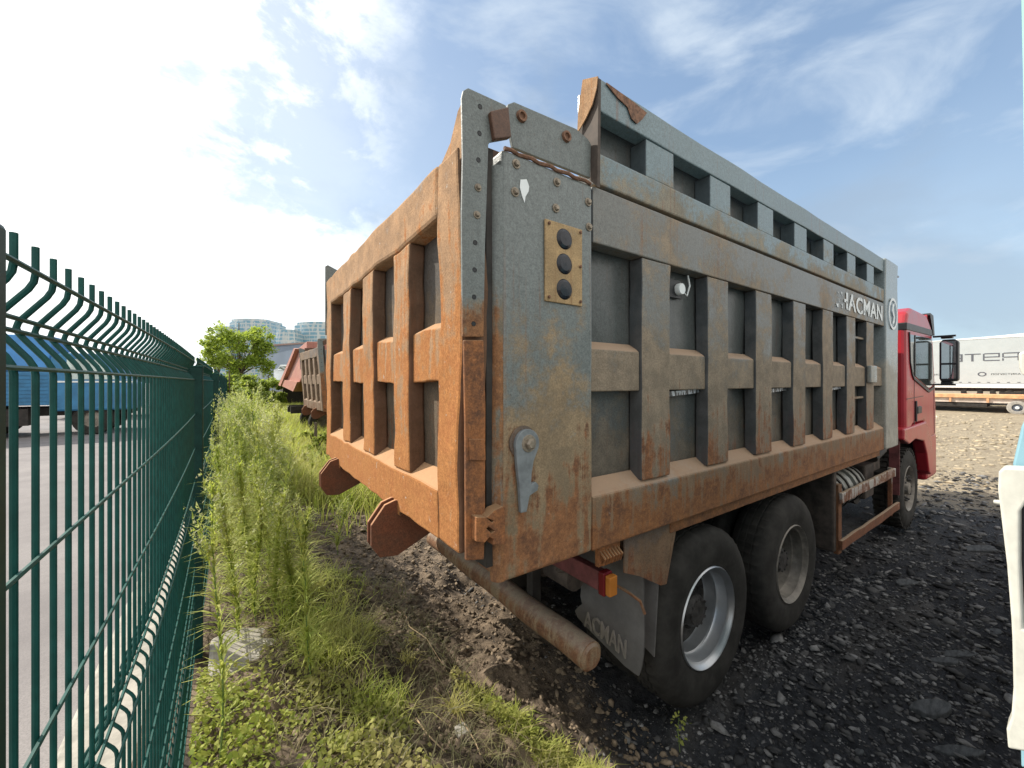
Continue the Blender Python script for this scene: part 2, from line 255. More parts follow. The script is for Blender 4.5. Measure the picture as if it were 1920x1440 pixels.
# ------------------------------------------------------------------ mesh helpers
ORG = {}
class MB:
    def __init__(s): s.v = []; s.f = []
    def add(s, vs, fs):
        o = len(s.v); s.v += [tuple(v) for v in vs]; s.f += [tuple(i+o for i in f) for f in fs]; return s
    def box(s, x0, x1, y0, y1, z0, z1, step=None):
        if step is None:
            return s.add([(x0, y0, z0), (x1, y0, z0), (x1, y1, z0), (x0, y1, z0), (x0, y0, z1), (x1, y0, z1), (x1, y1, z1), (x0, y1, z1)],
                         [(0, 3, 2, 1), (4, 5, 6, 7), (0, 1, 5, 4), (1, 2, 6, 5), (2, 3, 7, 6), (3, 0, 4, 7)])
        lo = (x0, y0, z0); hi = (x1, y1, z1); n = [max(1, round((hi[i]-lo[i])/step)) for i in range(3)]
        d = {}; vs = []; fs = []
        def vid(i, j, k):
            if (i, j, k) not in d:
                d[(i, j, k)] = len(vs); vs.append((lo[0]+(hi[0]-lo[0])*i/n[0], lo[1]+(hi[1]-lo[1])*j/n[1], lo[2]+(hi[2]-lo[2])*k/n[2]))
            return d[(i, j, k)]
        for a in range(3):
            p, q = [(1, 2), (2, 0), (0, 1)][a]
            for e in (0, n[a]):
                for i in range(n[p]):
                    for j in range(n[q]):
                        def mk(u, v_):
                            t = [0, 0, 0]; t[a] = e; t[p] = u; t[q] = v_; return vid(*t)
                        qd = (mk(i, j), mk(i+1, j), mk(i+1, j+1), mk(i, j+1)); fs.append(qd if e else qd[::-1])
        return s.add(vs, fs)
    def prism(s, pts, axis, a0, a1):
        n = len(pts)
        def mk(p, a): return {'x': (a, p[0], p[1]), 'y': (p[0], a, p[1]), 'z': (p[0], p[1], a)}[axis]
        s.add([mk(p, a0) for p in pts]+[mk(p, a1) for p in pts], [tuple(range(n))[::-1], tuple(range(n, 2*n))]+[(i, (i+1) % n, (i+1) % n+n, i+n) for i in range(n)]); return s
    def tube(s, path, r, n=8, cap=True, r1=None):
        P = [Vector(p) for p in path]; vs = []; fs = []; prev = None
        for i, p in enumerate(P):
            t = (P[min(i+1, len(P)-1)]-P[max(i-1, 0)]).normalized()
            u = (prev - t*prev.dot(t)) if prev is not None else (t.cross(Vector((0, 0, 1))) if abs(t.z) < 0.9 else t.cross(Vector((0, 1, 0))))
            u.normalize(); prev = u; v = t.cross(u)
            rr = r if r1 is None else r+(r1-r)*i/(len(P)-1)
            for k in range(n):
                a = 2*math.pi*k/n; vs.append(p+u*math.cos(a)*rr+v*math.sin(a)*rr)
        for i in range(len(P)-1):
            for k in range(n):
                k2 = (k+1) % n; fs.append((i*n+k, i*n+k2, (i+1)*n+k2, (i+1)*n+k))
        if cap: fs += [tuple(range(n))[::-1], tuple(range((len(P)-1)*n, len(P)*n))]
        return s.add(vs, fs)
    def lathe(s, c, prof, axis='y', n=48, close=False, sgn=1):
        vs = []; fs = []; m_ = len(prof)
        for k in range(n):
            a = 2*math.pi*k/n; ca, sa = math.cos(a), math.sin(a)
            for (r, t) in prof:
                t = t*sgn
                vs.append({'y': (c[0]+r*ca, c[1]+t, c[2]+r*sa), 'x': (c[0]+t, c[1]+r*ca, c[2]+r*sa), 'z': (c[0]+r*ca, c[1]+r*sa, c[2]+t)}[axis])
        for k in range(n):
            k2 = (k+1) % n
            for i in range(m_-1 if not close else m_):
                j = (i+1) % m_; fs.append((k*m_+i, k2*m_+i, k2*m_+j, k*m_+j))
        return s.add(vs, fs)
    def warp(s, fn): s.v = [tuple(fn(*v)) for v in s.v]; return s
    def build(s, name, mat, parent=None, loc=None, bevel=0.0, smooth=False, segs=2):
        o0 = Vector(ORG[parent.name]) if parent is not None else Vector(loc or (0, 0, 0))
        me = bpy.data.meshes.new(name); me.from_pydata([(v[0]-o0.x, v[1]-o0.y, v[2]-o0.z) for v in s.v], [], s.f); me.materials.append(mat)
        import bmesh
        bm = bmesh.new(); bm.from_mesh(me); bmesh.ops.recalc_face_normals(bm, faces=bm.faces); bm.to_mesh(me); bm.free()
        if smooth: me.polygons.foreach_set('use_smooth', [True]*len(me.polygons))
        ob = bpy.data.objects.new(name, me); COL.objects.link(ob)
        if parent is not None: ob.parent = parent
        else: ob.location = o0
        ORG[ob.name] = tuple(o0)
        if bevel:
            md = ob.modifiers.new('edge', 'BEVEL'); md.width = bevel; md.segments = segs; md.limit_method = 'ANGLE'; md.angle_limit = R(35)
        if smooth:
            md = ob.modifiers.new('crease', 'EDGE_SPLIT'); md.split_angle = R(38)
        return ob
def np_obj(name, V, F, mat, parent=None, loc=None, smooth=False):
    o0 = np.array(ORG[parent.name] if parent is not None else (loc or (0, 0, 0)))
    me = bpy.data.meshes.new(name); V = np.asarray(V, dtype=np.float32)-o0.astype(np.float32)
    F = [np.asarray(f, dtype=np.int32) for f in (F if isinstance(F, list) else [F])]
    me.vertices.add(len(V)); me.vertices.foreach_set('co', V.ravel())
    tot = sum(f.size for f in F); nf = sum(len(f) for f in F)
    me.loops.add(tot); me.loops.foreach_set('vertex_index', np.concatenate([f.ravel() for f in F]))
    me.polygons.add(nf); ls = []; c0 = 0
    for f in F: ls.append(c0+np.arange(len(f))*f.shape[1]); c0 += f.size
    me.polygons.foreach_set('loop_start', np.concatenate(ls).astype(np.int32))
    me.update(calc_edges=True); me.validate(); me.materials.append(mat)
    if smooth: me.polygons.foreach_set('use_smooth', [True]*len(me.polygons))
    ob = bpy.data.objects.new(name, me); COL.objects.link(ob)
    if parent is not None: ob.parent = parent
    else: ob.location = tuple(o0)
    ORG[ob.name] = tuple(o0); return ob
def tag(o, label=None, cat=None, group=None, kind=None):
    if label: o['label'] = label
    if cat: o['category'] = cat
    if group: o['group'] = group
    if kind: o['kind'] = kind
    return o
def thing(name, loc, label, cat, group=None):
    o = bpy.data.objects.new(name, None); COL.objects.link(o); o.location = loc; o.empty_display_size = 0.2; ORG[o.name] = tuple(loc); return tag(o, label, cat, group)
def copy_tree(o, parent=None):
    c = o.copy(); COL.objects.link(c); c.parent = parent; ORG[c.name] = ORG.get(o.name, (0, 0, 0))
    for ch in list(o.children): copy_tree(ch, c)
    return c
def text_geo(body, size, depth, spacing=1.0, bold=0.0):
    cu = bpy.data.curves.new('t', 'FONT'); cu.body = body; cu.size = size; cu.extrude = depth; cu.space_character = spacing; cu.resolution_u = 3; cu.offset = bold*size
    ob = bpy.data.objects.new('t', cu); COL.objects.link(ob); bpy.context.view_layer.update()
    me = bpy.data.meshes.new_from_object(ob.evaluated_get(bpy.context.evaluated_depsgraph_get()))
    vs = [tuple(v.co) for v in me.vertices]; fs = [tuple(p.vertices) for p in me.polygons]
    bpy.data.objects.remove(ob); bpy.data.curves.remove(cu); bpy.data.meshes.remove(me); return vs, fs
def nz(x, y, z=0, s=1.0): return mnoise.noise(Vector((x*s, y*s, z*s)))

def onY(px, py, Y):
    c_, s_ = math.cos(R(VIEW_AZ)), math.sin(R(VIEW_AZ)); u = (px-960)/748; x = Y*(c_+u*s_)/(s_-u*c_); d = x*c_+Y*s_; return (x, 2.0-(py-716)/748*d)
def onX(px, py, X):
    c_, s_ = math.cos(R(VIEW_AZ)), math.sin(R(VIEW_AZ)); u = (px-960)/748; y = X*(s_-u*c_)/(c_+u*s_); d = X*c_+y*s_; return (y, 2.0-(py-716)/748*d)
# ------------------------------------------------------------------ ground
def sst(x, a, b):
    t = np.clip((x-a)/(b-a), 0, 1); return t*t*(3-2*t)
def tnoise(x, y, seed=0):
    """cheap smooth value noise on arrays"""
    xi = np.floor(x).astype(int); yi = np.floor(y).astype(int); fx = x-xi; fy = y-yi; fx = fx*fx*(3-2*fx); fy = fy*fy*(3-2*fy)
    def h(a, b_):
        n = (a*374761393+b_*668265263+seed*974634777) & 0x7fffffff; n = ((n ^ (n >> 13))*1274126177) & 0x7fffffff; return ((n ^ (n >> 16)) & 0xffff)/65535.0
    return (h(xi, yi)*(1-fx)+h(xi+1, yi)*fx)*(1-fy)+(h(xi, yi+1)*(1-fx)+h(xi+1, yi+1)*fx)*fy-0.5
def gz(x, y):
    x = np.asarray(x, float); y = np.asarray(y, float)
    z = 0.42-0.42*sst(x, 0.1, 1.95)
    z = np.where(x < -0.28, 0.31+0.11*sst(x, -0.5, -0.28), z)
    near = np.exp(-((np.abs(x-1.5)/9)**2))*np.exp(-((np.abs(y-3)/12)**2))
    z = z+near*(0.10*tnoise(x*1.3, y*1.3, 1)+0.055*tnoise(x*4, y*4, 2)*(1+0.8*sst(2.0-x, 0, 1)))*sst(x, -0.25, 0.1)
    z = z+near*(0.035*tnoise(x*11, y*11, 3)+0.02*tnoise(x*27, y*27, 4))*sst(x, -0.25, 0.0)*(1+0.7*sst(2.2-x, 0, 1))
    rut = np.exp(-((y-1.5)/0.22)**2)+np.exp(-((y-3.5)/0.22)**2)
    z = z-0.05*rut*sst(x, 0.9, 1.9)*(1-sst(x, 9, 12))
    z = z+0.8*sst(x, 39.6, 40.6)*sst(-np.abs(y), -40, -30)
    z = z+0.12*(tnoise(x*0.25, y*0.25, 6))*sst(x, 8, 14)*(1-sst(x, 60, 90))
    z = z*(1-sst(np.hypot(x, y), 120, 300))
    return z
def axis_lines(dense0, dense1, step, far):
    a = list(np.arange(dense0, dense1+1e-6, step)); s = step
    lo = [dense0]; hi = [dense1]
    while lo[-1] > -far: s *= 1.13; lo.append(lo[-1]-s)
    s = step
    while hi[-1] < far: s *= 1.13; hi.append(hi[-1]+s)
    return np.array(lo[::-1][:-1]+a+hi[1:])
gx = axis_lines(-0.4, 4.6, 0.024, 2500); gy = axis_lines(0.6, 6.2, 0.026, 2500)
GX, GY = np.meshgrid(gx, gy, indexing='ij'); GZ = gz(GX, GY)
nx_, ny_ = GX.shape; idx = np.arange(nx_*ny_).reshape(nx_, ny_)
Q = np.stack([idx[:-1, :-1], idx[1:, :-1], idx[1:, 1:], idx[:-1, 1:]], -1).reshape(-1, 4)
tag(np_obj('ground', np.stack([GX.ravel(), GY.ravel(), GZ.ravel()], 1), Q, M_soil, smooth=True), kind='structure')
r = MB(); r.box(-900, -0.62, -60, 900, 0.0, 0.335); tag(r.build('road', M_asph), kind='structure')
r = MB(); r.box(-0.62, -0.30, -3, 60, 0.1, 0.40, None); tag(r.build('kerb', M_conc, bevel=0.02), kind='structure')
def g1(x, y): return float(gz(x, y))

# ------------------------------------------------------------------ main tipper truck
TL = (2.0, 2.48, 0.0)
T = thing('dump_truck', TL, 'large red-cabbed tipper lorry with rusty orange tailgate and tall grey ribbed body', 'truck')
YS, YF = 1.26, 3.70
def mirY(y): return YS+YF-y
def dent(a, s=3.0, ax=0, seed=0.0):
    def f(x, y, z):
        d = a*(nz(x+seed, y, z, s)+0.4*nz(x+seed, y, z, s*3.1)); v = [x, y, z]; v[ax] += d; return v
    return f
def side_wall(far=False):
    my = (lambda y: mirY(y)) if far else (lambda y: y)
    def bx(mb, x0, x1, y0, y1, z0, z1, step=None):
        a, b_ = my(y0), my(y1); return mb.box(x0, x1, min(a, b_), max(a, b_), z0, z1, step)
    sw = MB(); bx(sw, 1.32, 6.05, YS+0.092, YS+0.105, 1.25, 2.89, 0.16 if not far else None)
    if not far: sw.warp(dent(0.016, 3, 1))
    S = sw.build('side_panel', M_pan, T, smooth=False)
    t = MB(); bx(t, 1.335, 6.03, YS, YS+0.083, 2.63, 2.885, 0.12); t.warp(dent(0.004, 2, 1, 5)); t.build('top_rail', M_side, S, bevel=0.006)
    t = MB(); p = [(1.235), ]
    pts = [(YS, 1.235), (YS, 1.475), (YS+0.02, 1.495), (YS+0.083, 1.545), (YS+0.083, 1.235)]
    pts = [(my(a), b_) for a, b_ in pts]
    t.prism(pts, 'x', 1.335, 6.03); t.build('bottom_rail', M_rail, S, bevel=0.008)
    t = MB(); bx(t, 1.98, 6.0, YS+0.03, YS+0.083, 1.165, 1.232); t.build('lower_strip', M_rail, S, bevel=0.005)
    xs = [1.693+0.6195*i for i in range(7)]
    for i, x in enumerate(xs):
        t = MB(); bx(t, x, x+0.243, YS+0.004, YS+0.083, 1.50, 2.627, 0.12); t.warp(dent(0.006, 4, 1, i*3.3)); t.warp(dent(0.006, 3, 0, i*5.1)); t.build('rib', M_side, S, bevel=0.006)
    e = [1.335]+[v for x in xs for v in (x, x+0.243)]+[6.03]
    for i in range(0, len(e), 2):
        t = MB(); pts = [(YS+0.018, 1.955), (YS+0.018, 2.15), (YS+0.035, 2.165), (YS+0.083, 2.195), (YS+0.083, 1.955)]
        t.prism([(my(a), b_) for a, b_ in pts], 'x', e[i]+0.001, e[i+1]-0.001 if i < len(e)-2 else e[i+1]); t.build('middle_rail', M_side, S, bevel=0.006)
    if not far:
        for i in (1, 3, 5):
            t = MB(); a, b_ = xs[i-1]+0.243, xs[i]
            t.add([(a+0.004, YS+0.055, 1.915), (b_-0.004, YS+0.055, 1.935), (b_-0.004, YS+0.055, 1.965-0.008), (a+0.004, YS+0.055, 1.945), (a+0.004, YS+0.05, 1.915), (b_-0.004, YS+0.05, 1.935), (b_-0.004, YS+0.05, 1.957), (a+0.004, YS+0.05, 1.945)],
                  [(0, 1, 2, 3), (4, 7, 6, 5), (0, 4, 5, 1), (1, 5, 6, 2), (2, 6, 7, 3), (3, 7, 4, 0)]).build('reflective_tape', M_tape, S)
        t = MB(); t.lathe((2.10, YS+0.035, 2.53), [(0.0, 0), (0.030, 0), (0.034, 0.01), (0.034, 0.03), (0.0, 0.03)], n=20); t.build('marker_light', M_white, S, smooth=True)
        t = MB(); t.box(2.02, 2.14, YS+0.063, YS+0.08, 2.48, 2.58); t.build('light_bracket', M_black, S)
        t = MB(); t.tube([(2.13, YS+0.06, 2.53), (2.17, YS+0.05, 2.50), (2.19, YS+0.045, 2.56), (2.18, YS+0.05, 2.62)], 0.005, 6); t.build('loose_wire', M_white, S)
        for zz_ in (2.44, 1.83):
            t = MB(); t.box(xs[5]+0.245, xs[6]-0.002, YS+0.03, YS+0.045, zz_, zz_+0.02); t.build('ladder_rung', M_side, S)
        t = MB(); t.box(xs[6]-0.01, xs[6]+0.20, YS-0.035, YS+0.002, 1.99, 2.17); t.build('patch_box', M_front, S, bevel=0.01)
    # extension above
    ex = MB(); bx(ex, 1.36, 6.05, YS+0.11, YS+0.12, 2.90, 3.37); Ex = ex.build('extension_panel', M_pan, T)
    t = MB(); bx(t, 1.36, 6.03, YS+0.003, YS+0.083, 3.243, 3.39, 0.15); t.warp(dent(0.006, 2.5, 1, 3)); t.build('upper_rail', M_ext, Ex, bevel=0.006)
    t = MB(); pts = [(YS+0.0, 2.905), (YS+0.0, 3.045), (YS+0.02, 3.055), (YS+0.108, 3.075), (YS+0.108, 2.905)]
    t.prism([(my(a), b_) for a, b_ in pts], 'x', 1.36, 6.03); t.build('lower_rail', M_ext, Ex, bevel=0.008)
    for i in range(7):
        x = 1.731+0.6173*i; t = MB(); bx(t, x, x+0.243, YS+0.008, YS+0.108, 3.05, 3.241); t.build('post', M_ext, Ex, bevel=0.006)
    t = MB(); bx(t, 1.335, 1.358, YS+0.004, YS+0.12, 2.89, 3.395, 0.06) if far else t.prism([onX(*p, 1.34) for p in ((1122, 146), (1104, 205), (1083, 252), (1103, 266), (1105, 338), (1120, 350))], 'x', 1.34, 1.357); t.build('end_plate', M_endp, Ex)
    if not far:
        # torn, twisted rusty sheet on the rear end of the extension
        t = MB(); ws = [onX(*p, 1.33) for p in ((1095, 151), (1121, 143), (1119, 165), (1112, 195), (1099, 224), (1084, 250), (1086, 215), (1091, 180))]
        n_ = len(ws); t.prism(ws[::-1], 'x', 1.326, 1.331); t.warp(lambda x, y, z: (x-0.35*(y-YS)*max(0, z-3.1), y, z)); t.build('torn_sheet', M_gate, Ex)
        # rust-eaten paint patch on the upper rail
        t = MB(); t.add([(1.42, YS-0.006, 3.375), (1.50, YS-0.006, 3.345), (1.57, YS-0.006, 3.33), (1.60, YS-0.006, 3.285), (1.64, YS-0.006, 3.275), (1.68, YS-0.006, 3.31), (1.72, YS-0.006, 3.36), (1.62, YS-0.006, 3.372), (1.42, YS-0.006, 3.384)], [tuple(range(9))])
        ob = t.build('rust_patch', M_weld, Ex); ob.modifiers.new('t', 'SOLIDIFY').thickness = 0.003
    return S
side_wall(); side_wall(True)
# lettering on the side
S0 = [c for c in T.children if c.name.startswith('side_panel')][0]
vs, fs = text_geo('SHACMAN', 0.225, 0.0008, 1.05, 0.022)
t = MB(); xw = max(v[0] for v in vs)
t.add([(4.42+v[0]/xw*1.52, YS-0.0052-v[2], 2.685+v[1]) for v in vs], fs); t.build('lettering', M_peel, S0)
# rear pillars
def pillar(far=False):
    my = mirY if far else (lambda y: y)
    P_ = MB(); a, b_ = sorted((my(YS-0.004), my(YS+0.19))); P_.box(0.84, 1.333, a, b_, 1.235, 2.888, 0.11)
    P_.warp(dent(0.004, 2.5, 1, 9)); p = P_.build('rear_pillar', M_pil, T, bevel=0.018, segs=3)
    t = MB(); y = my(YS+0.03); t.tube([(0.845, y, 1.24), (0.838, y, 1.6), (0.842, y, 2.1), (0.838, y, 2.82)], 0.032, 14); t.build('edge_pipe', M_flan if not far else M_side, p, smooth=True)
    return p
PIL = pillar(); pillar(True)
def bolt(par, x, z, r=0.012, y=YS-0.004, name='bolt', mat=None, washer=True):
    t = MB()
    if washer: t.lathe((x, y, z), [(0, -0.004), (r*1.5, -0.004), (r*1.6, 0.0), (0, 0.0)], n=14)
    t.lathe((x, y-0.004, z), [(0, -r*0.9), (r*0.75, -r*0.9), (r, -r*0.55), (r, 0)], n=6); return t.build(name, mat or M_steelb, par)
for x, z in ((0.905, 2.845), (0.90, 2.735), (1.115, 2.835), (1.11, 2.725), (1.30, 2.80), (1.305, 2.69)): bolt(PIL, x, z)
t = MB(); t.box(1.046, 1.256, YS-0.013, YS-0.003, 2.33, 2.665); LP = t.build('lamp_plate', M_plate, PIL, bevel=0.003)
for z in (2.602, 2.497, 2.39):
    t = MB(); t.lathe((1.15, YS-0.013, z), [(0.0, -0.010), (0.03, -0.009), (0.040, -0.004), (0.044, 0.0)], n=28)
    for k in range(6):
        for q in range(6*k if k else 1):
            a = 2*math.pi*q/max(1, 6*k); t.lathe((1.15+0.0068*k*math.cos(a), YS-0.0225+0.0009*k, z+0.0068*k*math.sin(a)), [(0, -0.0025), (0.0022, 0)], n=5)
    t.build('round_lamp', M_lampb, PIL, smooth=False)
for x, z in ((1.062, 2.648), (1.24, 2.648), (1.062, 2.347), (1.24, 2.347), (1.24, 2.50)): bolt(PIL, x, z, 0.007, YS-0.013, 'screw', M_weld, False)
t = MB(); t.prism([(0.925, 2.79), (0.955, 2.80), (0.968, 2.775), (0.965, 2.755), (0.95, 2.73), (0.945, 2.705), (0.932, 2.73), (0.922, 2.76)], 'y', YS-0.0065, YS-0.0045); t.build('pale_sticker', M_white, PIL)
# lever: round head, long arm, side hook
t = MB(); c0 = (0.945, 1.758); pts = []
for k in range(15):
    a = R(200-k*220/14); pts.append((c0[0]+0.058*math.cos(a), c0[1]+0.058*math.sin(a)))
pts += [(0.975, 1.69), (0.965, 1.64), (0.962, 1.60), (0.985, 1.605), (1.0, 1.59), (0.995, 1.57), (0.955, 1.555), (0.94, 1.495), (0.912, 1.495), (0.905, 1.60), (0.892, 1.70)]
t.prism(pts, 'y', YS-0.028, YS-0.010); LV = t.build('hook_lever', M_levg, PIL, bevel=0.003)
t = MB(); t.lathe((0.935, YS-0.005, 1.765), [(0, -0.006), (0.064, -0.006), (0.064, 0), (0, 0)], n=30); t.build('lever_backing', M_brown, PIL)
bolt(PIL, 0.95, 1.76, 0.022, YS-0.028)
# weld seam and top bracket over the pillar
t = MB(); t.tube([(0.85+0.0333*i, YS-0.004, 2.888+0.004*math.sin(i*2.1)) for i in range(15)], 0.008, 6); t.build('weld_seam', M_weld, PIL)
t = MB(); t.prism([onY(*p, 1.28) for p in ((960, 278), (953, 245), (948, 206), (951, 197), (962, 193), (1078, 243), (1100, 262), (1106, 272), (1105, 335))][::-1], 'y', 1.272, 1.288); TB = t.build('top_bracket', M_flan, T, bevel=0.003)
for px, py in ((977, 219), (1061, 257)):
    x, z = onY(px, py, 1.272); t = MB(); t.lathe((x, 1.272, z), [(0, -0.004), (0.012, -0.004), (0.014, -0.012), (0.022, -0.012), (0.024, 0.0)], n=20); t.build('pivot_nut', M_weld, TB, smooth=True)
for ypos in (1.45,):
    t = MB(); t.box(0.80, 1.05, ypos, ypos+0.02, 2.86, 3.0); t.build('inner_bracket', M_hook, TB)
# front pillar with emblem
for far in (False, True):
    my = mirY if far else (lambda y: y)
    a, b_ = sorted((my(YS-0.016), my(YS+0.19))); t = MB(); t.box(6.035, 6.56, a, b_, 1.235, 3.40, 0.15); t.warp(dent(0.006, 2, 1, 4)); fp = t.build('front_pillar', M_front, T, bevel=0.015)
    if not far:
        t = MB(); cz = 2.79; cx = 6.30; n = 32; ro, ri = 0.185, 0.155
        V = [(cx+ro*math.cos(2*math.pi*k/n)*1.0, YS-0.026, cz+ro*math.sin(2*math.pi*k/n)) for k in range(n)]+[(cx+ri*math.cos(2*math.pi*k/n), YS-0.026, cz+ri*math.sin(2*math.pi*k/n)) for k in range(n)]
        t.add(V, [(k, (k+1) % n, n+(k+1) % n, n+k) for k in range(n)])
        for sg in (1, -1):
            q = [(-0.02, -0.125), (0.045, -0.095), (0.06, -0.03), (0.02, 0.02), (-0.015, 0.035), (-0.03, 0.01), (0.01, -0.03), (0.005, -0.07), (-0.03, -0.10)]
            t.add([(cx+sg*p[0], YS-0.0262, cz+sg*p[1]) for p in q], [tuple(range(9))])
        ob = t.build('emblem', M_white, fp); ob.modifiers.new('t', 'SOLIDIFY').thickness = 0.003
        t = MB(); t.box(6.56, 6.80, YS+0.02, YS+0.2, 3.30, 3.315); t.box(6.56, 6.66, YS+0.02, YS+0.03, 3.10, 3.30); t.build('top_tab', M_ext, fp)
# floor, front wall
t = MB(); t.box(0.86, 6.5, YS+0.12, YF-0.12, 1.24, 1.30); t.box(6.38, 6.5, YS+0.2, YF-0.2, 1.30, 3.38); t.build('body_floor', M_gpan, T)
for x in np.arange(1.3, 6.4, 0.45):
    pass
t = MB()
for x in np.arange(1.5, 6.4, 0.5): t.box(x, x+0.08, YS+0.1, YF-0.1, 1.14, 1.238)
t.build('floor_bearers', M_brown, T)
# ------------------------------------------------------------------ tailgate
TG0 = 0.67
gw = lambda x, y, z: (x+0.016*nz(y*1.3, z*1.3, 3.1)+0.007*nz(y*6, z*6, 1.7)-0.012*math.sin((y-YS)/2.44*math.pi), y+(0.018*nz(z*3.1, 7.7, y*2)+0.009*nz(z*10, 2.2, y*4)), z+0.012*nz(y*2.6, 5.5, 2)+0.009*nz(y*9, 5.5, z*3))
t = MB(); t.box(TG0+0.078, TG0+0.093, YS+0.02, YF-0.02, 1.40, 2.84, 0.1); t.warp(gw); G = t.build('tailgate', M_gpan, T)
t = MB(); t.box(TG0, TG0+0.11, YS+0.016, 1.452, 1.378, 2.85, 0.05); t.warp(gw); t.build('gate_post', M_gate, G, bevel=0.012)
t = MB(); t.box(TG0, TG0+0.12, 3.50, YF-0.005, 1.385, 2.86, 0.06); t.warp(gw); t.build('gate_post', M_gate, G, bevel=0.012)
t = MB(); t.box(TG0-0.004, TG0+0.115, 1.44, 3.51, 2.635, 2.85, 0.05); t.warp(gw); t.build('top_beam', M_gate, G, bevel=0.016)
t = MB(); t.prism([(YS+0.006, 2.80), (YS+0.006, 3.0), (1.30, 2.985), (1.36, 2.90), (1.44, 2.855), (1.44, 2.80)], 'x', TG0+0.004, TG0+0.03); t.build('corner_gusset', M_gate, G, bevel=0.004)
t = MB(); n = 40
for k in range(n):
    y0 = 1.44+(3.51-1.44)*k/n; y1 = 1.44+(3.51-1.44)*(k+1)/n
    t.prism([(TG0-0.003, 1.38), (TG0-0.003, 1.575), (TG0+0.01, 1.582), (TG0+0.078, 1.625), (TG0+0.078, 1.38)], 'y', y0, y1)
t.v = [tuple(v) for v in t.v]
import bmesh as _bm
t2 = MB(); P5 = [(TG0-0.003, 1.38), (TG0-0.003, 1.575), (TG0+0.01, 1.584), (TG0+0.078, 1.63), (TG0+0.078, 1.38)]
V = [(p[0], 1.44+2.07*k/n, p[1]) for k in range(n+1) for p in P5]; F = [(5*k+i, 5*k+(i+1) % 5, 5*k+5+(i+1) % 5, 5*k+5+i) for k in range(n) for i in range(5)]+[(4, 3, 2, 1, 0), tuple(5*n+i for i in range(5))]
t2.add(V, F); t2.warp(gw); t2.build('bottom_beam', M_gate, G, bevel=0.008)
for i, (a, b_) in enumerate(((3.05, 2.83), (2.51, 2.30), (1.957, 1.745))):
    t = MB(); t.box(TG0-0.001, TG0+0.077, b_, a, 1.585, 2.632, 0.045); t.warp(gw); t.build('gate_rib', M_gate, G, bevel=0.010)
ed = [3.50, 3.05, 2.83, 2.51, 2.30, 1.957, 1.745, 1.452]
for i in range(0, 8, 2):
    t = MB(); a, b_ = ed[i+1]+0.002, ed[i]-0.002; n = 5
    P5 = [(TG0+0.02, 2.0), (TG0+0.02, 2.215), (TG0+0.03, 2.222), (TG0+0.078, 2.25), (TG0+0.078, 2.0)]
    V = [(p[0], a+(b_-a)*k/n, p[1]) for k in range(n+1) for p in P5]; F = [(5*k+j, 5*k+(j+1) % 5, 5*k+5+(j+1) % 5, 5*k+5+j) for k in range(n) for j in range(5)]+[(4, 3, 2, 1, 0), tuple(5*n+j for j in range(5))]
    t.add(V, F); t.warp(gw); t.build('gate_middle_beam', M_gate, G, bevel=0.006)
# grey flange on the near side of the gate: tall plate with holes and bolts
FY = YS-0.006
t = MB(); up = [onY(*p, FY) for p in ((866, 632), (864, 400), (866, 300), (864, 185), (867, 172), (876, 167), (946, 199), (951, 206), (952, 262), (918, 268), (914, 272), (908, 460), (905, 632))]
t.prism(up[::-1], 'y', FY-0.008, FY+0.004); FL = t.build('side_flange', M_flan, G, bevel=0.003)
t = MB(); t.prism([onY(*p, FY-0.008) for p in ((914, 214), (948, 206), (953, 262), (922, 266))][::-1], 'y', FY-0.03, FY-0.008); t.build('latch_block', M_hook, FL, bevel=0.004)
for py, px, kind in ((200, 900, 0), (250, 899, 0), (300, 897, 0), (352, 896, 1), (403, 894, 1), (455, 891, 0), (506, 890, 0), (557, 889, 0), (607, 888, 0)):
    x, z = onY(px, py, FY-0.008)
    if kind: bolt(FL, x, z, 0.009, FY-0.008)
    else:
        t = MB(); t.lathe((x, FY-0.0085, z), [(0, 0.0), (0.0075, 0.0), (0.0085, -0.0012), (0.0095, 0.001)], n=12); t.build('bolt_hole', M_black, FL)
t = MB(); lo = [onY(*p, FY-0.004) for p in ((868, 638), (905, 638), (909, 760), (908, 960), (906, 1048), (872, 1050), (871, 800))]
t.prism(lo, 'y', FY-0.012, FY+0.002); LF = t.build('lower_edge_plate', M_gside, G, bevel=0.004)
t = MB(); a = [onY(*p, FY) for p in ((875, 822), (905, 822), (906, 862), (876, 862))]; t.prism(a, 'y', FY-0.020, FY-0.012); t.build('hinge_pad', M_gside, LF, bevel=0.003)
t = MB(); t.box(0.785, 0.815, YS+0.02, YS+0.12, 1.30, 2.88); t.build('rubber_seal', M_dark, G)
# interlocking teeth at the lower corner
t = MB(); t.prism([onY(*p, 1.24) for p in ((884, 965), (902, 965), (914, 976), (903, 986), (914, 996), (903, 1008), (900, 1012), (884, 1010))], 'y', 1.205, 1.246); t.build('gate_tooth', M_gside, G, bevel=0.003)
t = MB(); t.prism([onY(*p, 1.24) for p in ((934, 945), (938, 960), (938, 1015), (914, 1016), (917, 1006), (906, 1000), (918, 990), (906, 982), (917, 972), (903, 966), (918, 952))][::-1], 'y', 1.205, 1.258); t.build('pillar_tooth', M_gside, PIL, bevel=0.003)
# far flange
t = MB(); t.prism([(0.66, 2.4), (0.66, 2.985), (0.68, 3.0), (0.80, 2.95), (0.80, 2.4)], 'y', YF-0.002, YF+0.01); t.build('far_flange', M_flan, G)
t = MB(); t.box(0.80, 1.30, YF-0.01, YF+0.01, 2.85, 2.99); t.build('far_bracket', M_hook, G)
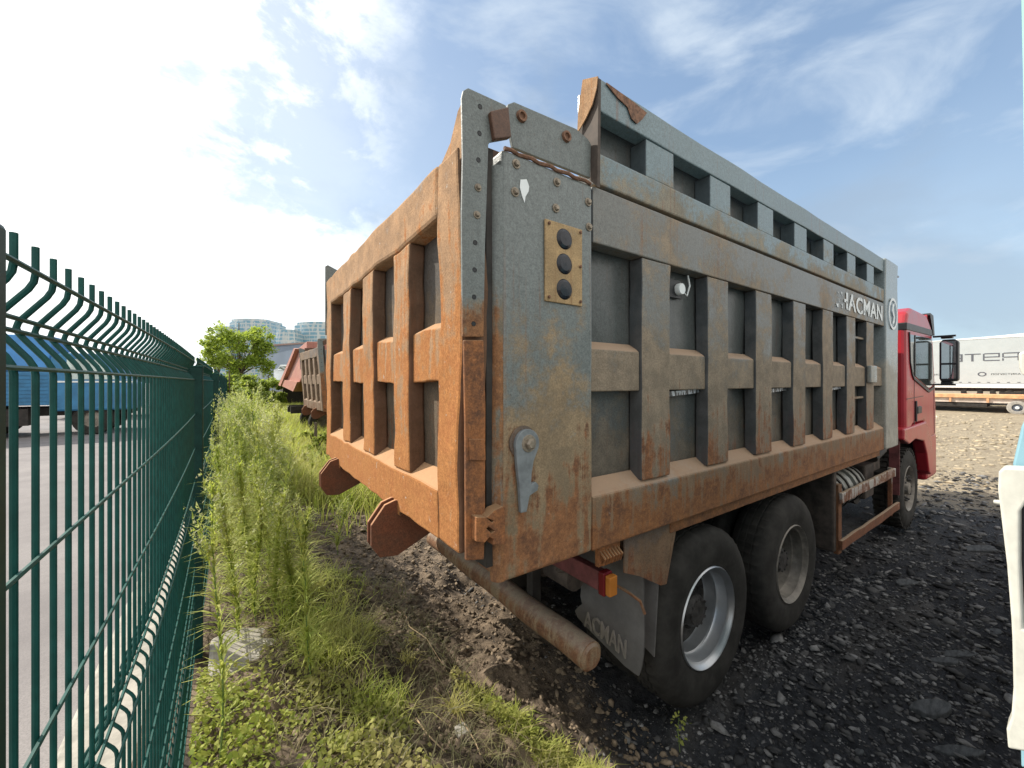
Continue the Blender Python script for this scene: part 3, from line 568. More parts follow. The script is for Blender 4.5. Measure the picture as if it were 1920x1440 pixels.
# hooks under the gate
for yc in (1.93, 3.20):
    for dy in (-0.035, 0.02):
        t = MB(); q = [(0.575, 1.17), (0.535, 1.235), (0.535, 1.33), (0.60, 1.415), (0.65, 1.43), (0.672, 1.425), (0.672, 1.35), (0.74, 1.373), (0.98, 1.373), (0.98, 1.30), (0.80, 1.22), (0.66, 1.16)]
        t.prism(q, 'y', yc+dy, yc+dy+0.018); t.build('hook_plate', M_hook, G, bevel=0.003)
    t = MB(); t.box(0.66, 0.668, yc-0.06, yc+0.06, 1.36, 1.45); t.build('hook_base', M_gate, G, bevel=0.002)
# ------------------------------------------------------------------ undercarriage
t = MB(); t.tube([(1.49, 1.42+0.19*k, 0.61+0.006*math.sin(k*1.7)) for k in range(11)], 0.073, 24); t.tube([(1.49, 1.425, 0.61), (1.49, 1.405, 0.61)], 0.073, 24, r1=0.055)
t.build('bumper_pipe', M_wornpipe, T, smooth=True)
for y in (1.98, 2.95):
    t = MB(); t.box(1.53, 1.60, y-0.03, y+0.03, 0.55, 1.10); t.build('bumper_bracket', M_dark, T, bevel=0.005)
t = MB()
for y in (2.06, 2.82): t.box(1.45, 8.6, y, y+0.08, 0.80, 1.06)
for x in (1.5, 2.4, 3.3, 4.3, 5.3, 6.3, 7.3, 8.3): t.box(x, x+0.1, 2.14, 2.82, 0.84, 1.02)
t.build('chassis_frame', M_dark, T, bevel=0.006)
t = MB()
for y in (2.02, 2.86): t.box(1.6, 6.4, y, y+0.12, 1.06, 1.15)
t.build('subframe', M_brown, T)
for ax in (2.434, 3.70, 7.62):
    t = MB(); t.tube([(ax, 1.7, 0.53), (ax, 3.26, 0.53)], 0.075, 14); t.lathe((ax, 2.48, 0.53), [(0, -0.22), (0.12, -0.2), (0.21, -0.08), (0.21, 0.08), (0.12, 0.2), (0, 0.22)], n=20); t.build('axle', M_dirtm, T, smooth=True)
for y in (2.0, 2.9):
    t = MB()
    for k in range(8): t.box(2.55-0.05*k+0.3*0, 3.60+0.05*k*0, y-0.045, y+0.045, 0.62+0.022*k, 0.640+0.022*k)
    t.build('leaf_spring', M_dirtm, T)
t = MB(); t.tube([(1.62, 1.8, 1.0), (1.62, 2.1, 0.86), (1.64, 2.4, 0.95), (1.62, 2.7, 0.82), (1.63, 3.0, 1.0)], 0.012, 8); t.tube([(1.6, 1.7, 0.92), (1.66, 2.0, 0.75), (1.7, 2.3, 0.86)], 0.016, 8); t.build('air_hose', M_dirtm, T, smooth=True)
t = MB(); t.tube([(1.68, 1.72, 0.83), (1.68, 1.95, 0.83)], 0.075, 16); t.build('brake_canister', M_dirtm, T, smooth=True)
t = MB(); t.tube([(1.62, 2.2, 0.78), (1.62, 2.5, 0.78)], 0.06, 14); t.build('brake_canister', M_dirtm, T, smooth=True)
def wheel(cx, yo, dirn, rear, silver, z=0.535, steer=0.0):
    """yo: outer face, dirn +1 inwards is +Y"""
    tp = [(0.300, 0.030), (0.312, 0.006), (0.36, -0.006), (0.42, -0.010), (0.47, 0.0), (0.478, 0.003), (0.505, 0.014), (0.525, 0.032), (0.535, 0.055), (0.537, 0.09), (0.528, 0.093), (0.528, 0.103), (0.537, 0.106), (0.538, 0.142), (0.529, 0.145), (0.529, 0.155), (0.538, 0.158), (0.537, 0.194), (0.528, 0.197), (0.528, 0.207), (0.537, 0.21), (0.535, 0.235), (0.52, 0.262), (0.47, 0.285), (0.36, 0.288), (0.31, 0.275), (0.30, 0.255)]
    wt = MB(); wt.lathe((cx, yo, z), tp, n=96, close=True, sgn=dirn)
    def tr(x, y, zz_):
        dx, dz = x-cx, zz_-z; rr = math.hypot(dx, dz); a = math.atan2(dz, dx)
        if rr > 0.515:
            d = 0.006*(1 if (int((a+math.pi)*96/(2*math.pi)+0.5) % 2) else -1)*min(1, (rr-0.515)/0.01)
            rr += d
        rr += 0.002*nz(a*9, y*20, cx)
        return cx+rr*math.cos(a), y, z+rr*math.sin(a)
    wt.warp(tr)
    if not rear:
        lugs = MB()
        for k in range(40):
            a0 = 2*math.pi*k/40; 
            for side in (0, 1):
                a1 = a0+(0.08 if side else 0); y0 = 0.012 if side == 0 else 0.15; y1 = y0+0.12
                vsn = []
                for rr in (0.52, 0.556):
                    for (aa, yy) in ((a1, y0), (a1+0.075, y0), (a1+0.10, y1), (a1+0.025, y1)):
                        vsn.append((cx+rr*math.cos(aa), yo+dirn*yy, z+rr*math.sin(aa)))
                wt.add(vsn, [(0, 3, 2, 1), (4, 5, 6, 7), (0, 1, 5, 4), (1, 2, 6, 5), (2, 3, 7, 6), (3, 0, 4, 7)])
    wo = wt.build('wheel', M_tyre, T, smooth=True)
    rm = MB()
    if rear: rp = [(0.306, 0.020), (0.309, 0.006), (0.303, -0.002), (0.296, 0.004), (0.290, 0.02), (0.272, 0.032), (0.268, 0.085), (0.262, 0.10), (0.252, 0.105), (0.246, 0.16), (0.240, 0.175)]
    else: rp = [(0.306, 0.020), (0.309, 0.006), (0.303, -0.002), (0.292, 0.01), (0.27, 0.03), (0.262, 0.07), (0.24, 0.085), (0.20, 0.06), (0.15, 0.05), (0.09, 0.055), (0.08, 0.0), (0.0, -0.01)]
    rm.lathe((cx, yo, z), rp, n=64, sgn=dirn); rm.build('rim', M_rim if silver else M_rimd, wo, smooth=True)
    hb = MB(); y0 = 0.20 if rear else 0.05
    if rear: hb.lathe((cx, yo, z), [(0.240, 0.175), (0.232, 0.19), (0.215, 0.198), (0.15, 0.20), (0.10, 0.20)], n=48, sgn=dirn)
    if rear: hb.lathe((cx, yo, z), [(0.135, 0.20), (0.13, 0.17), (0.105, 0.155), (0.10, 0.10), (0.085, 0.075), (0.04, 0.07), (0.0, 0.068)], n=28, sgn=dirn)
    for k in range(10):
        a = 2*math.pi*k/10; hb.lathe((cx+0.165*math.cos(a), yo+dirn*y0, z+0.165*math.sin(a)), [(0.018, 0.0), (0.017, -0.03), (0.010, -0.045), (0, -0.045)], n=6, sgn=dirn)
        if rear: hb.lathe((cx+0.08*math.cos(a), yo+dirn*0.085, z+0.08*math.sin(a)), [(0.009, 0.0), (0.009, -0.018), (0, -0.018)], n=6, sgn=dirn)
    hb.build('hub', M_hub, wo)
    return wo
for cx, sv in ((2.434, True), (3.70, False)):
    for far in (False, True):
        d = -1 if far else 1; y0 = 1.315 if not far else mirY(1.315)
        wheel(cx, y0, d, True, sv); wheel(cx, y0+d*0.33, d, True, False)
wheel(7.62, 1.33, 1, False, False); wheel(7.62, mirY(1.33), -1, False, False)
# lamp bar, flap, fender
LX = 1.80
bar = [onX(*p, LX-0.05) for p in ((1040, 1042), (1045, 1065), (1150, 1120), (1150, 1085), (1062, 1046))]
t = MB(); t.prism([(1.365, 0.955), (1.365, 1.055), (1.90, 1.055), (1.90, 0.955)], 'x', 1.50, 1.55); LB = t.build('rear_lamp_bar', M_redbar, T, bevel=0.005)
t = MB(); t.box(1.492, 1.555, 1.335, 1.375, 0.945, 1.06); t.build('red_lamp', M_redl, LB, bevel=0.006)
t = MB(); t.box(1.497, 1.552, 1.300, 1.333, 0.955, 1.052); t.build('amber_lamp', M_amb, LB, bevel=0.006)
t = MB()
for k in range(7):
    t.tube([(1.44+0.02*k, 1.33, 1.20), (1.44+0.02*k, 1.28, 1.165), (1.45+0.02*k, 1.30, 1.13), (1.45+0.02*k, 1.33, 1.12)], 0.007, 6)
t.box(1.425, 1.58, 1.31, 1.33, 1.12, 1.232); t.build('coil_bracket', M_gside, T)
ycoord = lambda u: u
rows = [(1.0, 1.86, 1.34), (0.94, 1.84, 1.335), (0.88, 1.83, 1.33), (0.82, 1.835, 1.326), (0.76, 1.82, 1.322), (0.71, 1.785, 1.32), (0.66, 1.79, 1.318), (0.62, 1.775, 1.318), (0.585, 1.81, 1.32), (0.55, 1.835, 1.322), (0.52, 1.815, 1.326), (0.495, 1.75, 1.33), (0.47, 1.66, 1.336), (0.45, 1.56, 1.342), (0.43, 1.44, 1.35)]
t = MB(); nc = 10
for th in (0, 0.008): t.add([(LX+th, a_+(b_-a_)*k/nc, z_-0.0) for z_, a_, b_ in rows for k in range(nc+1)], [(i*(nc+1)+k, i*(nc+1)+k+1, (i+1)*(nc+1)+k+1, (i+1)*(nc+1)+k) for i in range(len(rows)-1) for k in range(nc)])
flw = lambda x, y, z: (x-0.03*(1.0-z)+0.006*math.sin(y*11+z*5), y, z); t.warp(flw); MF = t.build('mud_flap', M_flap, T, smooth=True)
vs, fs = text_geo('ACMAN', 0.165, 0.004, 1.0, 0.012); xw = max(v[0] for v in vs)
t = MB(); t.add([(LX-0.007-v[2], 1.75-v[0]/xw*0.32, 0.50+v[1]*0.85-0.02*v[0]/xw) for v in vs], fs); t.warp(flw); t.build('raised_lettering', M_flapt, MF)
t = MB(); t.prism([(1.30, 1.0), (1.60, 1.0), (1.60, 0.6), (1.33, 0.5), (1.315, 0.75)], 'x', 1.885, 1.893); t.build('inner_flap', M_flap, T)
t = MB(); t.tube([(LX-0.14, 1.42, 0.93), (LX-0.10, 1.36, 0.90), (LX-0.06, 1.31, 0.86), (LX-0.05, 1.29, 0.80)], 0.008, 8); t.build('flap_rod', M_brown, T, smooth=True)
q = [(1.60, 1.232), (2.04, 1.232), (2.02, 1.17), (1.93, 0.895), (1.90, 0.90), (1.72, 1.0), (1.60, 1.05)]
t = MB(); t.prism(q, 'y', 1.298, 1.306); t.build('mud_guard_plate', M_brown, T)
t = MB(); t.prism([(1.93, 0.895), (1.95, 0.895), (2.06, 1.232), (2.035, 1.232)], 'y', 1.296, 1.72); t.build('guard_edge', M_brown, T)
# middle: tank, air tanks, side guard
t = MB()
for k, (x0, x1) in enumerate(((4.95, 5.35), (5.45, 5.75))):
    t.tube([(x0, 1.55, 0.86), (x1, 1.55, 0.86)], 0.20, 20)
t.build('air_tank', M_tank, T, smooth=True)
t = MB()
for x in (5.02, 5.18, 5.52, 5.66): t.tube([(x, 1.55, 0.86), (x+0.03, 1.55, 0.86)], 0.215, 20)
t.build('tank_strap', M_dark, T, smooth=True)
t = MB(); t.box(5.0, 6.0, 1.75, 2.02, 0.45, 1.05); t.box(6.15, 6.5, 1.45, 1.95, 0.6, 1.0); t.box(6.7, 7.0, 1.5, 1.9, 0.85, 1.2); t.box(4.75, 4.83, 1.35, 2.0, 0.35, 1.2); t.build('tool_boxes', M_dirtm, T, bevel=0.02)
t = MB(); t.tube([(6.05, 1.5, 0.75), (6.05, 1.9, 0.75)], 0.19, 20); t.tube([(6.3, 1.42, 1.08), (6.7, 1.42, 1.15), (6.9, 1.6, 1.2)], 0.05, 12); t.build('intake_pipe', M_dark, T, smooth=True)
for z0, z1 in ((0.83, 0.93), (0.38, 0.47)):
    t = MB(); t.box(4.80, 6.75 if z0 > 0.5 else 6.95, 1.30, 1.33, z0, z1, 0.12); t.warp(dent(0.01, 4, 2, z0)); t.build('side_guard_rail', M_guard, T, bevel=0.006)
for x in (4.80, 6.72):
    t = MB(); t.box(x, x+(0.09 if x < 5 else 0.03), 1.331, 1.37, 0.33, 1.0 if x < 5 else 0.93); t.build('guard_post', M_guard if x > 5 else M_brown, T)
# far-side mud flap
t = MB(); t.box(LX, LX+0.01, 3.1, 3.65, 0.45, 1.02); t.build('mud_flap', M_flap, T)
# ------------------------------------------------------------------ cab
CR, CF, CY = 7.22, 9.12, 1.29
t = MB(); sil = [(CR, 1.25), (CR, 2.74), (CR+0.10, 2.93), (CR+0.35, 3.01), (8.45, 3.0), (8.75, 2.86), (8.90, 2.62), (9.06, 1.95), (CF, 1.6), (CF, 1.15), (8.45, 1.15), (8.40, 1.30), (8.25, 1.42), (7.62, 1.42)]
t.prism(sil, 'y', CY, mirY(CY)); CB = t.build('cab', M_redc, T, bevel=0.05, segs=3)
t = MB(); t.prism([(CR-0.004, 2.68), (CR-0.004, 2.78), (8.78, 2.80), (8.84, 2.70)], 'y', CY-0.006, mirY(CY)+0.006); t.build('black_band', M_black, CB, bevel=0.01)
t = MB(); t.prism([(7.36, 2.63), (7.62, 2.64), (7.62, 2.10), (7.52, 2.14), (7.42, 2.28)], 'y', CY-0.008, CY+0.002); t.build('rear_window', M_glass, CB, bevel=0.003)
t = MB(); t.prism([(7.68, 2.64), (8.74, 2.66), (8.90, 1.96), (8.55, 1.90), (7.68, 2.08)], 'y', CY-0.008, CY+0.002); t.build('door_window', M_glass, CB, bevel=0.003)
for pts in ([(7.33, 2.66), (7.36, 2.66), (7.41, 2.27), (7.51, 2.12), (7.62, 2.06), (8.55, 1.88), (8.93, 1.94), (8.93, 1.90), (8.54, 1.84), (7.60, 2.03), (7.49, 2.10), (7.39, 2.26)], [(7.63, 2.64), (7.67, 2.64), (7.67, 2.07), (7.63, 2.08)]):
    t = MB(); t.prism(pts, 'y', CY-0.014, CY-0.001); t.build('window_trim', M_black, CB)
for pts in ([(7.645, 2.03), (7.66, 2.03), (7.66, 1.36), (7.645, 1.36)], [(7.24, 1.78), (8.2, 1.80), (8.2, 1.79), (7.24, 1.77)], [(8.93, 1.93), (8.95, 1.93), (8.99, 1.2), (8.97, 1.2)]):
    t = MB(); t.prism(pts, 'y', CY-0.003, CY+0.001); t.build('door_seam', M_black, CB)
t = MB(); t.box(7.72, 7.95, CY-0.03, CY, 1.56, 1.66); t.box(7.69, 7.74, CY-0.02, CY, 1.45, 1.74); t.build('door_handle', M_black, CB, bevel=0.012)
t = MB(); q = [(7.0, 1.26), (7.02, 1.40), (8.3, 1.42), (8.6, 1.3), (8.75, 1.0), (8.78, 0.66), (8.62, 0.60), (8.50, 0.66), (8.35, 0.95), (8.15, 1.15), (7.65, 1.22), (7.3, 1.18)]
t.prism(q, 'y', CY-0.02, CY+0.12); t.build('wheel_arch', M_redc, CB, bevel=0.02)
t = MB(); t.prism([(8.6, 0.5), (8.6, 1.2), (9.3, 1.2), (9.32, 0.5)], 'y', CY+0.02, mirY(CY+0.02)); t.build('front_bumper', M_redc, CB, bevel=0.05)
t = MB(); t.box(6.98, 7.0, CY+0.02, CY+0.12, 0.55, 1.24); t.build('splash_guard', M_redbar, CB)
t = MB(); t.prism([(7.1, 1.12), (7.25, 1.3), (8.3, 1.3), (8.45, 0.9), (8.45, 0.7), (8.3, 1.1), (7.8, 1.17)], 'y', CY+0.12, CY+0.5); t.build('arch_liner', M_dark, CB)
t = MB(); t.prism([(8.45, 2.86), (8.62, 3.02), (8.78, 3.0), (8.82, 2.80)], 'y', CY+0.02, CY+0.22); t.build('sun_visor', M_redc, CB, bevel=0.01)
t = MB(); t.prism([(8.62, 3.01), (8.64, 3.04), (8.85, 3.02), (8.95, 2.72), (8.86, 2.72)], 'y', CY-0.01, mirY(CY-0.01)); t.build('visor_trim', M_black, CB)
MR = MB(); MR.prism([(1.035, 2.04), (1.05, 2.01), (1.215, 2.0), (1.235, 2.05), (1.235, 2.60), (1.20, 2.65), (1.07, 2.65), (1.035, 2.61)], 'x', 8.965, 9.10); mo = MR.build('mirror_housing', M_black, CB, bevel=0.015)
for z0, z1 in ((2.29, 2.62), (2.05, 2.26)):
    t = MB(); t.box(8.957, 8.968, 1.06, 1.21, z0, z1); t.build('mirror_glass', M_mir, mo)
for z in (2.70, 1.955):
    t = MB(); t.box(8.93, 8.98, 1.06, 1.30, z-0.012, z+0.014); t.box(8.98, 9.10, 1.10, 1.22, z-0.03 if z > 2.3 else z-0.01, z+0.005 if z > 2.3 else z+0.05); t.build('mirror_arm', M_black, CB)

# ------------------------------------------------------------------ second tipper further along, body and gate seen beyond
T2 = copy_tree(T); T2.location = (TL[0]+1.28, TL[1]+8.75, 0.02); T2.rotation_euler = (0, 0, R(1.5))
tag(T2, 'dusty brown tipper lorry standing behind the big rusty tailgate, its ribbed gate hanging askew', 'truck')
def remat(o, mp):
    if o.type == 'MESH' and o.data.materials and o.data.materials[0].name in mp:
        o.data = o.data.copy(); o.data.materials[0] = mp[o.data.materials[0].name]
    for c in o.children: remat(c, mp)
remat(T2, {'orange_rusted_steel': M_dusty})
for c in [c for c in T2.children if c.name.startswith('tailgate')]: c.rotation_euler = (0, R(-4), R(0)); c.location = (-0.16, 0, 0.02)

# third, red raised body
T3 = thing('red_tipper', (1.95, 18.0, 0.1), 'faded red tipper with its sloping body, half hidden in weeds beyond the brown tipper', 'truck')
t = MB(); t.prism([onX(*p, 1.75) for p in ((527, 722), (552, 734), (575, 690), (575, 640), (557, 655))][::-1], 'x', 1.75, 5.5); tb = t.build('red_body', M_red2, T3, bevel=0.02)
t = MB(); t.prism([onX(*p, 1.70) for p in ((526, 722), (530, 724), (559, 654), (556, 653))][::-1], 'x', 1.62, 1.74); t.build('edge_rib', M_red2, tb)
t = MB(); t.prism([onX(*p, 1.70) for p in ((527, 722), (552, 734), (560, 716), (534, 712))][::-1], 'x', 1.66, 1.745); t.build('tail_plate', M_red2, tb)
t = MB(); t.box(1.7, 8.5, 15.7, 15.8, 0.9, 1.15); t.box(1.7, 8.5, 16.6, 16.7, 0.9, 1.15); t.build('chassis', M_dark, T3)
for x in (2.7, 4.0, 7.8):
    for y in (15.05, 17.05):
        t = MB(); t.lathe((x, y, 0.58), [(0.28, 0.02), (0.4, 0.0), (0.5, 0.02), (0.53, 0.06), (0.53, 0.22), (0.5, 0.28), (0.28, 0.26)], n=28, close=True); wo = t.build('wheel', M_tyre, T3, smooth=True)
        t = MB(); t.lathe((x, y, 0.58), [(0.29, 0.02), (0.26, 0.08), (0.1, 0.1), (0, 0.1)], n=20); t.build('rim', M_rimd, wo)
t = MB(); t.prism([(7.1, 1.2), (7.1, 2.9), (8.7, 2.9), (9.0, 1.2)], 'y', 15.0, 17.4); cb3 = t.build('cab', M_redc, T3, bevel=0.06)
t = MB(); t.box(7.4, 8.5, 14.99, 15.0, 2.1, 2.7); t.build('window', M_glass, cb3)

# ------------------------------------------------------------------ wire mesh fence
FX = -0.165
FN = thing('wire_mesh_fence', (FX, 3.05, g1(FX+0.05, 3.05)), 'green welded wire mesh fence with bent folds running along the weeds', 'fence')
def fold(z0, z1, d=-0.028):
    h = z0-z1; return [(0, z0+0.006), (-0.0012, z0-0.003), (-0.005, z0-0.011), (d*0.80, z0-h*0.37), (d*0.95, z0-h*0.44), (d, z0-h*0.5), (d*0.95, z0-h*0.56), (d*0.80, z0-h*0.63), (-0.005, z1+0.011), (-0.0012, z1+0.003), (0, z1-0.006)]
prof = [(0, 2.142)]+fold(2.108, 2.013)+fold(1.437, 1.343)+fold(0.856, 0.763)+[(0, 0.43)]
hw = [(0, 2.112), (-0.028, 2.069), (-0.028, 2.055), (0, 2.013), (0, 1.817), (0, 1.624), (0, 1.437), (-0.028, 1.397), (-0.028, 1.383), (0, 1.343), (0, 1.14), (0, 0.95), (0, 0.856), (-0.028, 0.817), (-0.028, 0.803), (0, 0.763), (0, 0.60), (0, 0.47)]
P0 = 0.415
for k in range(-1, 5):
    ya = P0+2.52*k+0.02; yb = ya+2.48; dx0 = 0.0 if k < 1 else 0.012*k; n = 50
    t = MB()
    def bow(y): return 0.010*math.sin((y-ya)/(yb-ya)*math.pi)*(1 if k == 0 else 0.4)
    for i in range(n+1):
        y = ya+(yb-ya)*i/n
        if k < 0 and y < 0.2: continue
        if k >= 3 and i % 1: continue
        t.tube([(FX+dx0+bow(y)+px-0.0056, y, pz) for px, pz in prof], 0.0031, 8 if k < 1 else 5, cap=True)
    for px, pz in hw:
        t.tube([(FX+dx0+bow(y)+px, y, pz) for y in np.linspace(ya if k >= 0 else 0.2, yb, 12)], 0.0027, 6 if k < 2 else 4)
    t.build('mesh_panel', M_fence, FN, smooth=True)
for k in range(0, 6):
    y = P0+2.52*k; dx0 = 0.0 if k < 2 else 0.012*k
    t = MB(); zt = 2.085 if k else 2.112; t.box(FX+dx0-0.048, FX+dx0+0.034, y-0.03, y+0.03, 0.30, zt); po = t.build('fence_post', M_post, FN, bevel=0.004)
    if k == 0: continue
    t = MB(); t.box(FX+dx0-0.051, FX+dx0+0.037, y-0.033, y+0.033, zt, zt+0.008); t.build('post_cap', M_fence, po, bevel=0.002)

# ------------------------------------------------------------------ blue truck beyond the fence
BT = thing('blue_truck', (-6.5, 19.0, 0.335), 'blue box lorry parked on the asphalt behind the green fence', 'truck')
by = 17.85
t = MB(); t.box(-13.5, -4.46, by, by+2.4, 1.30, 2.30, 0.4); bb = t.build('cargo_side', M_blue, BT, bevel=0.02)
for z in np.arange(1.42, 2.3, 0.11):
    t = MB(); t.box(-13.5, -4.50, by-0.02, by-0.002, z, z+0.02); t.build('board_line', M_blue, bb)
t = MB(); t.prism([(by+0.02, 2.32), (by+0.45, 3.42), (by+1.95, 3.42), (by+2.38, 2.32)], 'x', -13.5, -4.5); t.build('tarpaulin', simple('blue_tarpaulin', (0.05, 0.20, 0.45), 0.6, var=0.15, sc=2), BT, bevel=0.05)
t = MB(); t.prism([(-4.45, 1.1), (-4.45, 2.75), (-4.2, 2.9), (-3.2, 2.88), (-2.85, 2.1), (-2.65, 1.95), (-2.6, 1.1)], 'y', by, by+2.3); cb = t.build('cab', M_blue, BT, bevel=0.06)
t = MB(); t.prism([(-4.1, 2.08), (-4.1, 2.7), (-3.35, 2.7), (-3.0, 2.08)], 'y', by-0.01, by+0.01); t.build('side_window', simple('pale_window_glass', (0.45, 0.55, 0.52), 0.1, spec=0.8, var=0.4, sc=3), cb)
t = MB(); t.box(-4.45, -2.62, by-0.02, by-0.002, 1.98, 2.03); t.build('chrome_strip', M_white, cb)
t = MB(); t.box(-13.4, -2.7, by+0.5, by+0.62, 0.95, 1.2); t.box(-13.4, -2.7, by+1.7, by+1.82, 0.95, 1.2); t.box(-9.0, -7.4, by+0.05, by+0.5, 0.75, 1.15); t.box(-7.1, -6.3, by+0.05, by+0.4, 0.8, 1.2); t.box(-5.6, -4.9, by+0.05, by+0.5, 0.7, 1.2); t.build('chassis', M_dark, BT)
for x in (-11.5, -6.0, -3.55):
    for yy in (by+0.05, by+1.95):
        t = MB(); t.lathe((x, yy, 0.82), [(0.25, 0.02), (0.36, 0.0), (0.46, 0.02), (0.49, 0.06), (0.49, 0.24), (0.46, 0.28), (0.25, 0.26)], n=28, close=True); wo = t.build('wheel', M_tyre, BT, smooth=True)
        t = MB(); t.lathe((x, yy, 0.82), [(0.26, 0.02), (0.22, 0.08), (0.08, 0.05), (0, 0.05)], n=20); t.build('rim', M_rimd, wo)
# white van beyond the blue truck (only glimpses between the wires)
VN = thing('white_van', (-3.5, 27.0, 0.335), 'white van standing past the blue lorry, glimpsed between fence wires', 'van')
t = MB(); t.prism([(-6.6, 0.75), (-6.6, 2.75), (-3.2, 2.8), (-2.6, 1.95), (-1.7, 1.75), (-1.6, 0.75)], 'y', 26.0, 28.0); vb = t.build('body', simple('white_van_paint', (0.75, 0.77, 0.76), 0.35, var=0.04), VN, bevel=0.08)
t = MB(); t.prism([(-3.9, 1.95), (-3.9, 2.55), (-3.25, 2.55), (-2.75, 1.95)], 'y', 25.985, 26.0); t.build('window', M_glass, vb)
for x in (-5.6, -2.5):
    t = MB(); t.lathe((x, 25.98, 0.67), [(0.2, 0), (0.33, 0.0), (0.34, 0.2), (0.2, 0.2)], n=24, close=True); t.build('wheel', M_tyre, VN)
# mast with lamp heads and wires
MS = thing('lamp_mast', (-13.2, 35.0, 0.3), 'thin grey lamp mast rising above the fence top against white sky', 'street lamp')
t = MB(); t.tube([(-13.2, 35, 0.3), (-13.2, 35, 9.7)], 0.09, 8, r1=0.05); t.build('pole', M_mast, MS)
t = MB(); t.box(-13.2, -12.5, 34.9, 35.1, 9.55, 9.65); t.box(-13.1, -12.2, 34.9, 35.1, 5.5, 5.56); t.build('lamp_head', M_mast, MS)
# ------------------------------------------------------------------ distant buildings
def towerpx(px0, px1, ytop, d, name, label, mat=None, round_=False):
    c_, s_ = math.cos(R(VIEW_AZ)), math.sin(R(VIEW_AZ))
    pts = []; 
    def wp(px, dd): rr = (px-960)/748*dd; return (dd*c_+rr*s_, dd*s_-rr*c_)
    a, b_ = wp(px0, d), wp(px1, d); h = 2+(716-ytop)/748*d; wv = Vector((b_[0]-a[0], b_[1]-a[1])); dv = Vector((-wv.y, wv.x)).normalized()*(-1); L = wv.length; depth = min(L*0.8, 30)
    if dv.dot(Vector((c_, s_))) < 0: dv = -dv
    o = thing(name, (a[0], a[1], 0), label, 'building')
    q = []
    if round_:
        for k in range(13):
            tt = k/12; bul = math.sin(tt*math.pi)*L*0.16; q.append((a[0]+wv.x*tt-dv.x*bul, a[1]+wv.y*tt-dv.y*bul))
    else: q = [a, b_]
    q += [(b_[0]+dv.x*depth, b_[1]+dv.y*depth), (a[0]+dv.x*depth, a[1]+dv.y*depth)]
    t = MB(); t.prism(q, 'z', 0, h*0.955); wo = t.build('tower_wall', mat or M_tower, o)
    cx = sum(p[0] for p in q)/len(q); cy = sum(p[1] for p in q)/len(q)
    t = MB(); t.prism([(cx+(p[0]-cx)*0.9, cy+(p[1]-cy)*0.9) for p in q], 'z', h*0.955, h); t.build('roof_storey', M_tower, o)
    return o
towerpx(405, 432, 612, 330, 'apartment_tower', 'low left wing of the glassy apartment blocks, behind the tree crown', round_=True)
towerpx(430, 503, 599, 345, 'apartment_tower', 'wide curved glass apartment tower rising directly above the tree', round_=True)
towerpx(502, 520, 625, 420, 'apartment_tower', 'small pale apartment block in the gap between the larger glass towers')
towerpx(517, 553, 618, 330, 'apartment_tower', 'pale curved apartment tower beside the gate of the brown tipper', round_=True)
towerpx(552, 640, 605, 350, 'apartment_tower', 'blue glass apartment tower directly above the brown tipper', round_=True)
WH = thing('warehouse', (4, 80, 0), 'low grey-blue warehouse wall between the tree and the brown tipper', 'building')
c_, s_ = math.cos(R(VIEW_AZ)), math.sin(R(VIEW_AZ))
def wp(px, dd): rr = (px-960)/748*dd; return (dd*c_+rr*s_, dd*s_-rr*c_)
a, b_ = wp(490, 90), wp(640, 78)
t = MB(); t.prism([a, b_, (b_[0]+10, b_[1]+30), (a[0]+10, a[1]+30)], 'z', 0, 9.9); t.build('wall', M_wallg, WH)
t = MB(); t.prism([(a[0]-0.3, a[1]-0.3), (b_[0]+0.3, b_[1]-0.3), (b_[0]+10, b_[1]+30), (a[0]+10, a[1]+30)], 'z', 9.9, 10.25); t.build('roof', simple('brown_roof_edge', (0.2, 0.13, 0.11)), WH)
# silver van
x0, y0 = wp(516, 30); x1, y1 = wp(541, 30)
CA = thing('silver_van', (x0, y0, 0.0), 'silver van front showing over the weeds left of the red tipper', 'van')
t = MB(); t.prism([onX(*p, x0) for p in ((513, 715), (513, 693), (520, 690), (524, 684), (545, 684), (545, 715))][::-1], 'x', x0, x0+4.5); cb = t.build('body', M_silver, CA, bevel=0.08)
t = MB(); t.prism([onX(*p, x0) for p in ((522, 694), (526, 687), (541, 687), (541, 694))][::-1], 'x', x0-0.03, x0-0.01); t.build('windscreen', M_glass, cb)
t = MB(); t.box(x0+0.3, x0+4.2, y0-2.2, y0-0.3, 0.5, 2.0); t.build('lower_body', M_dark, CA)
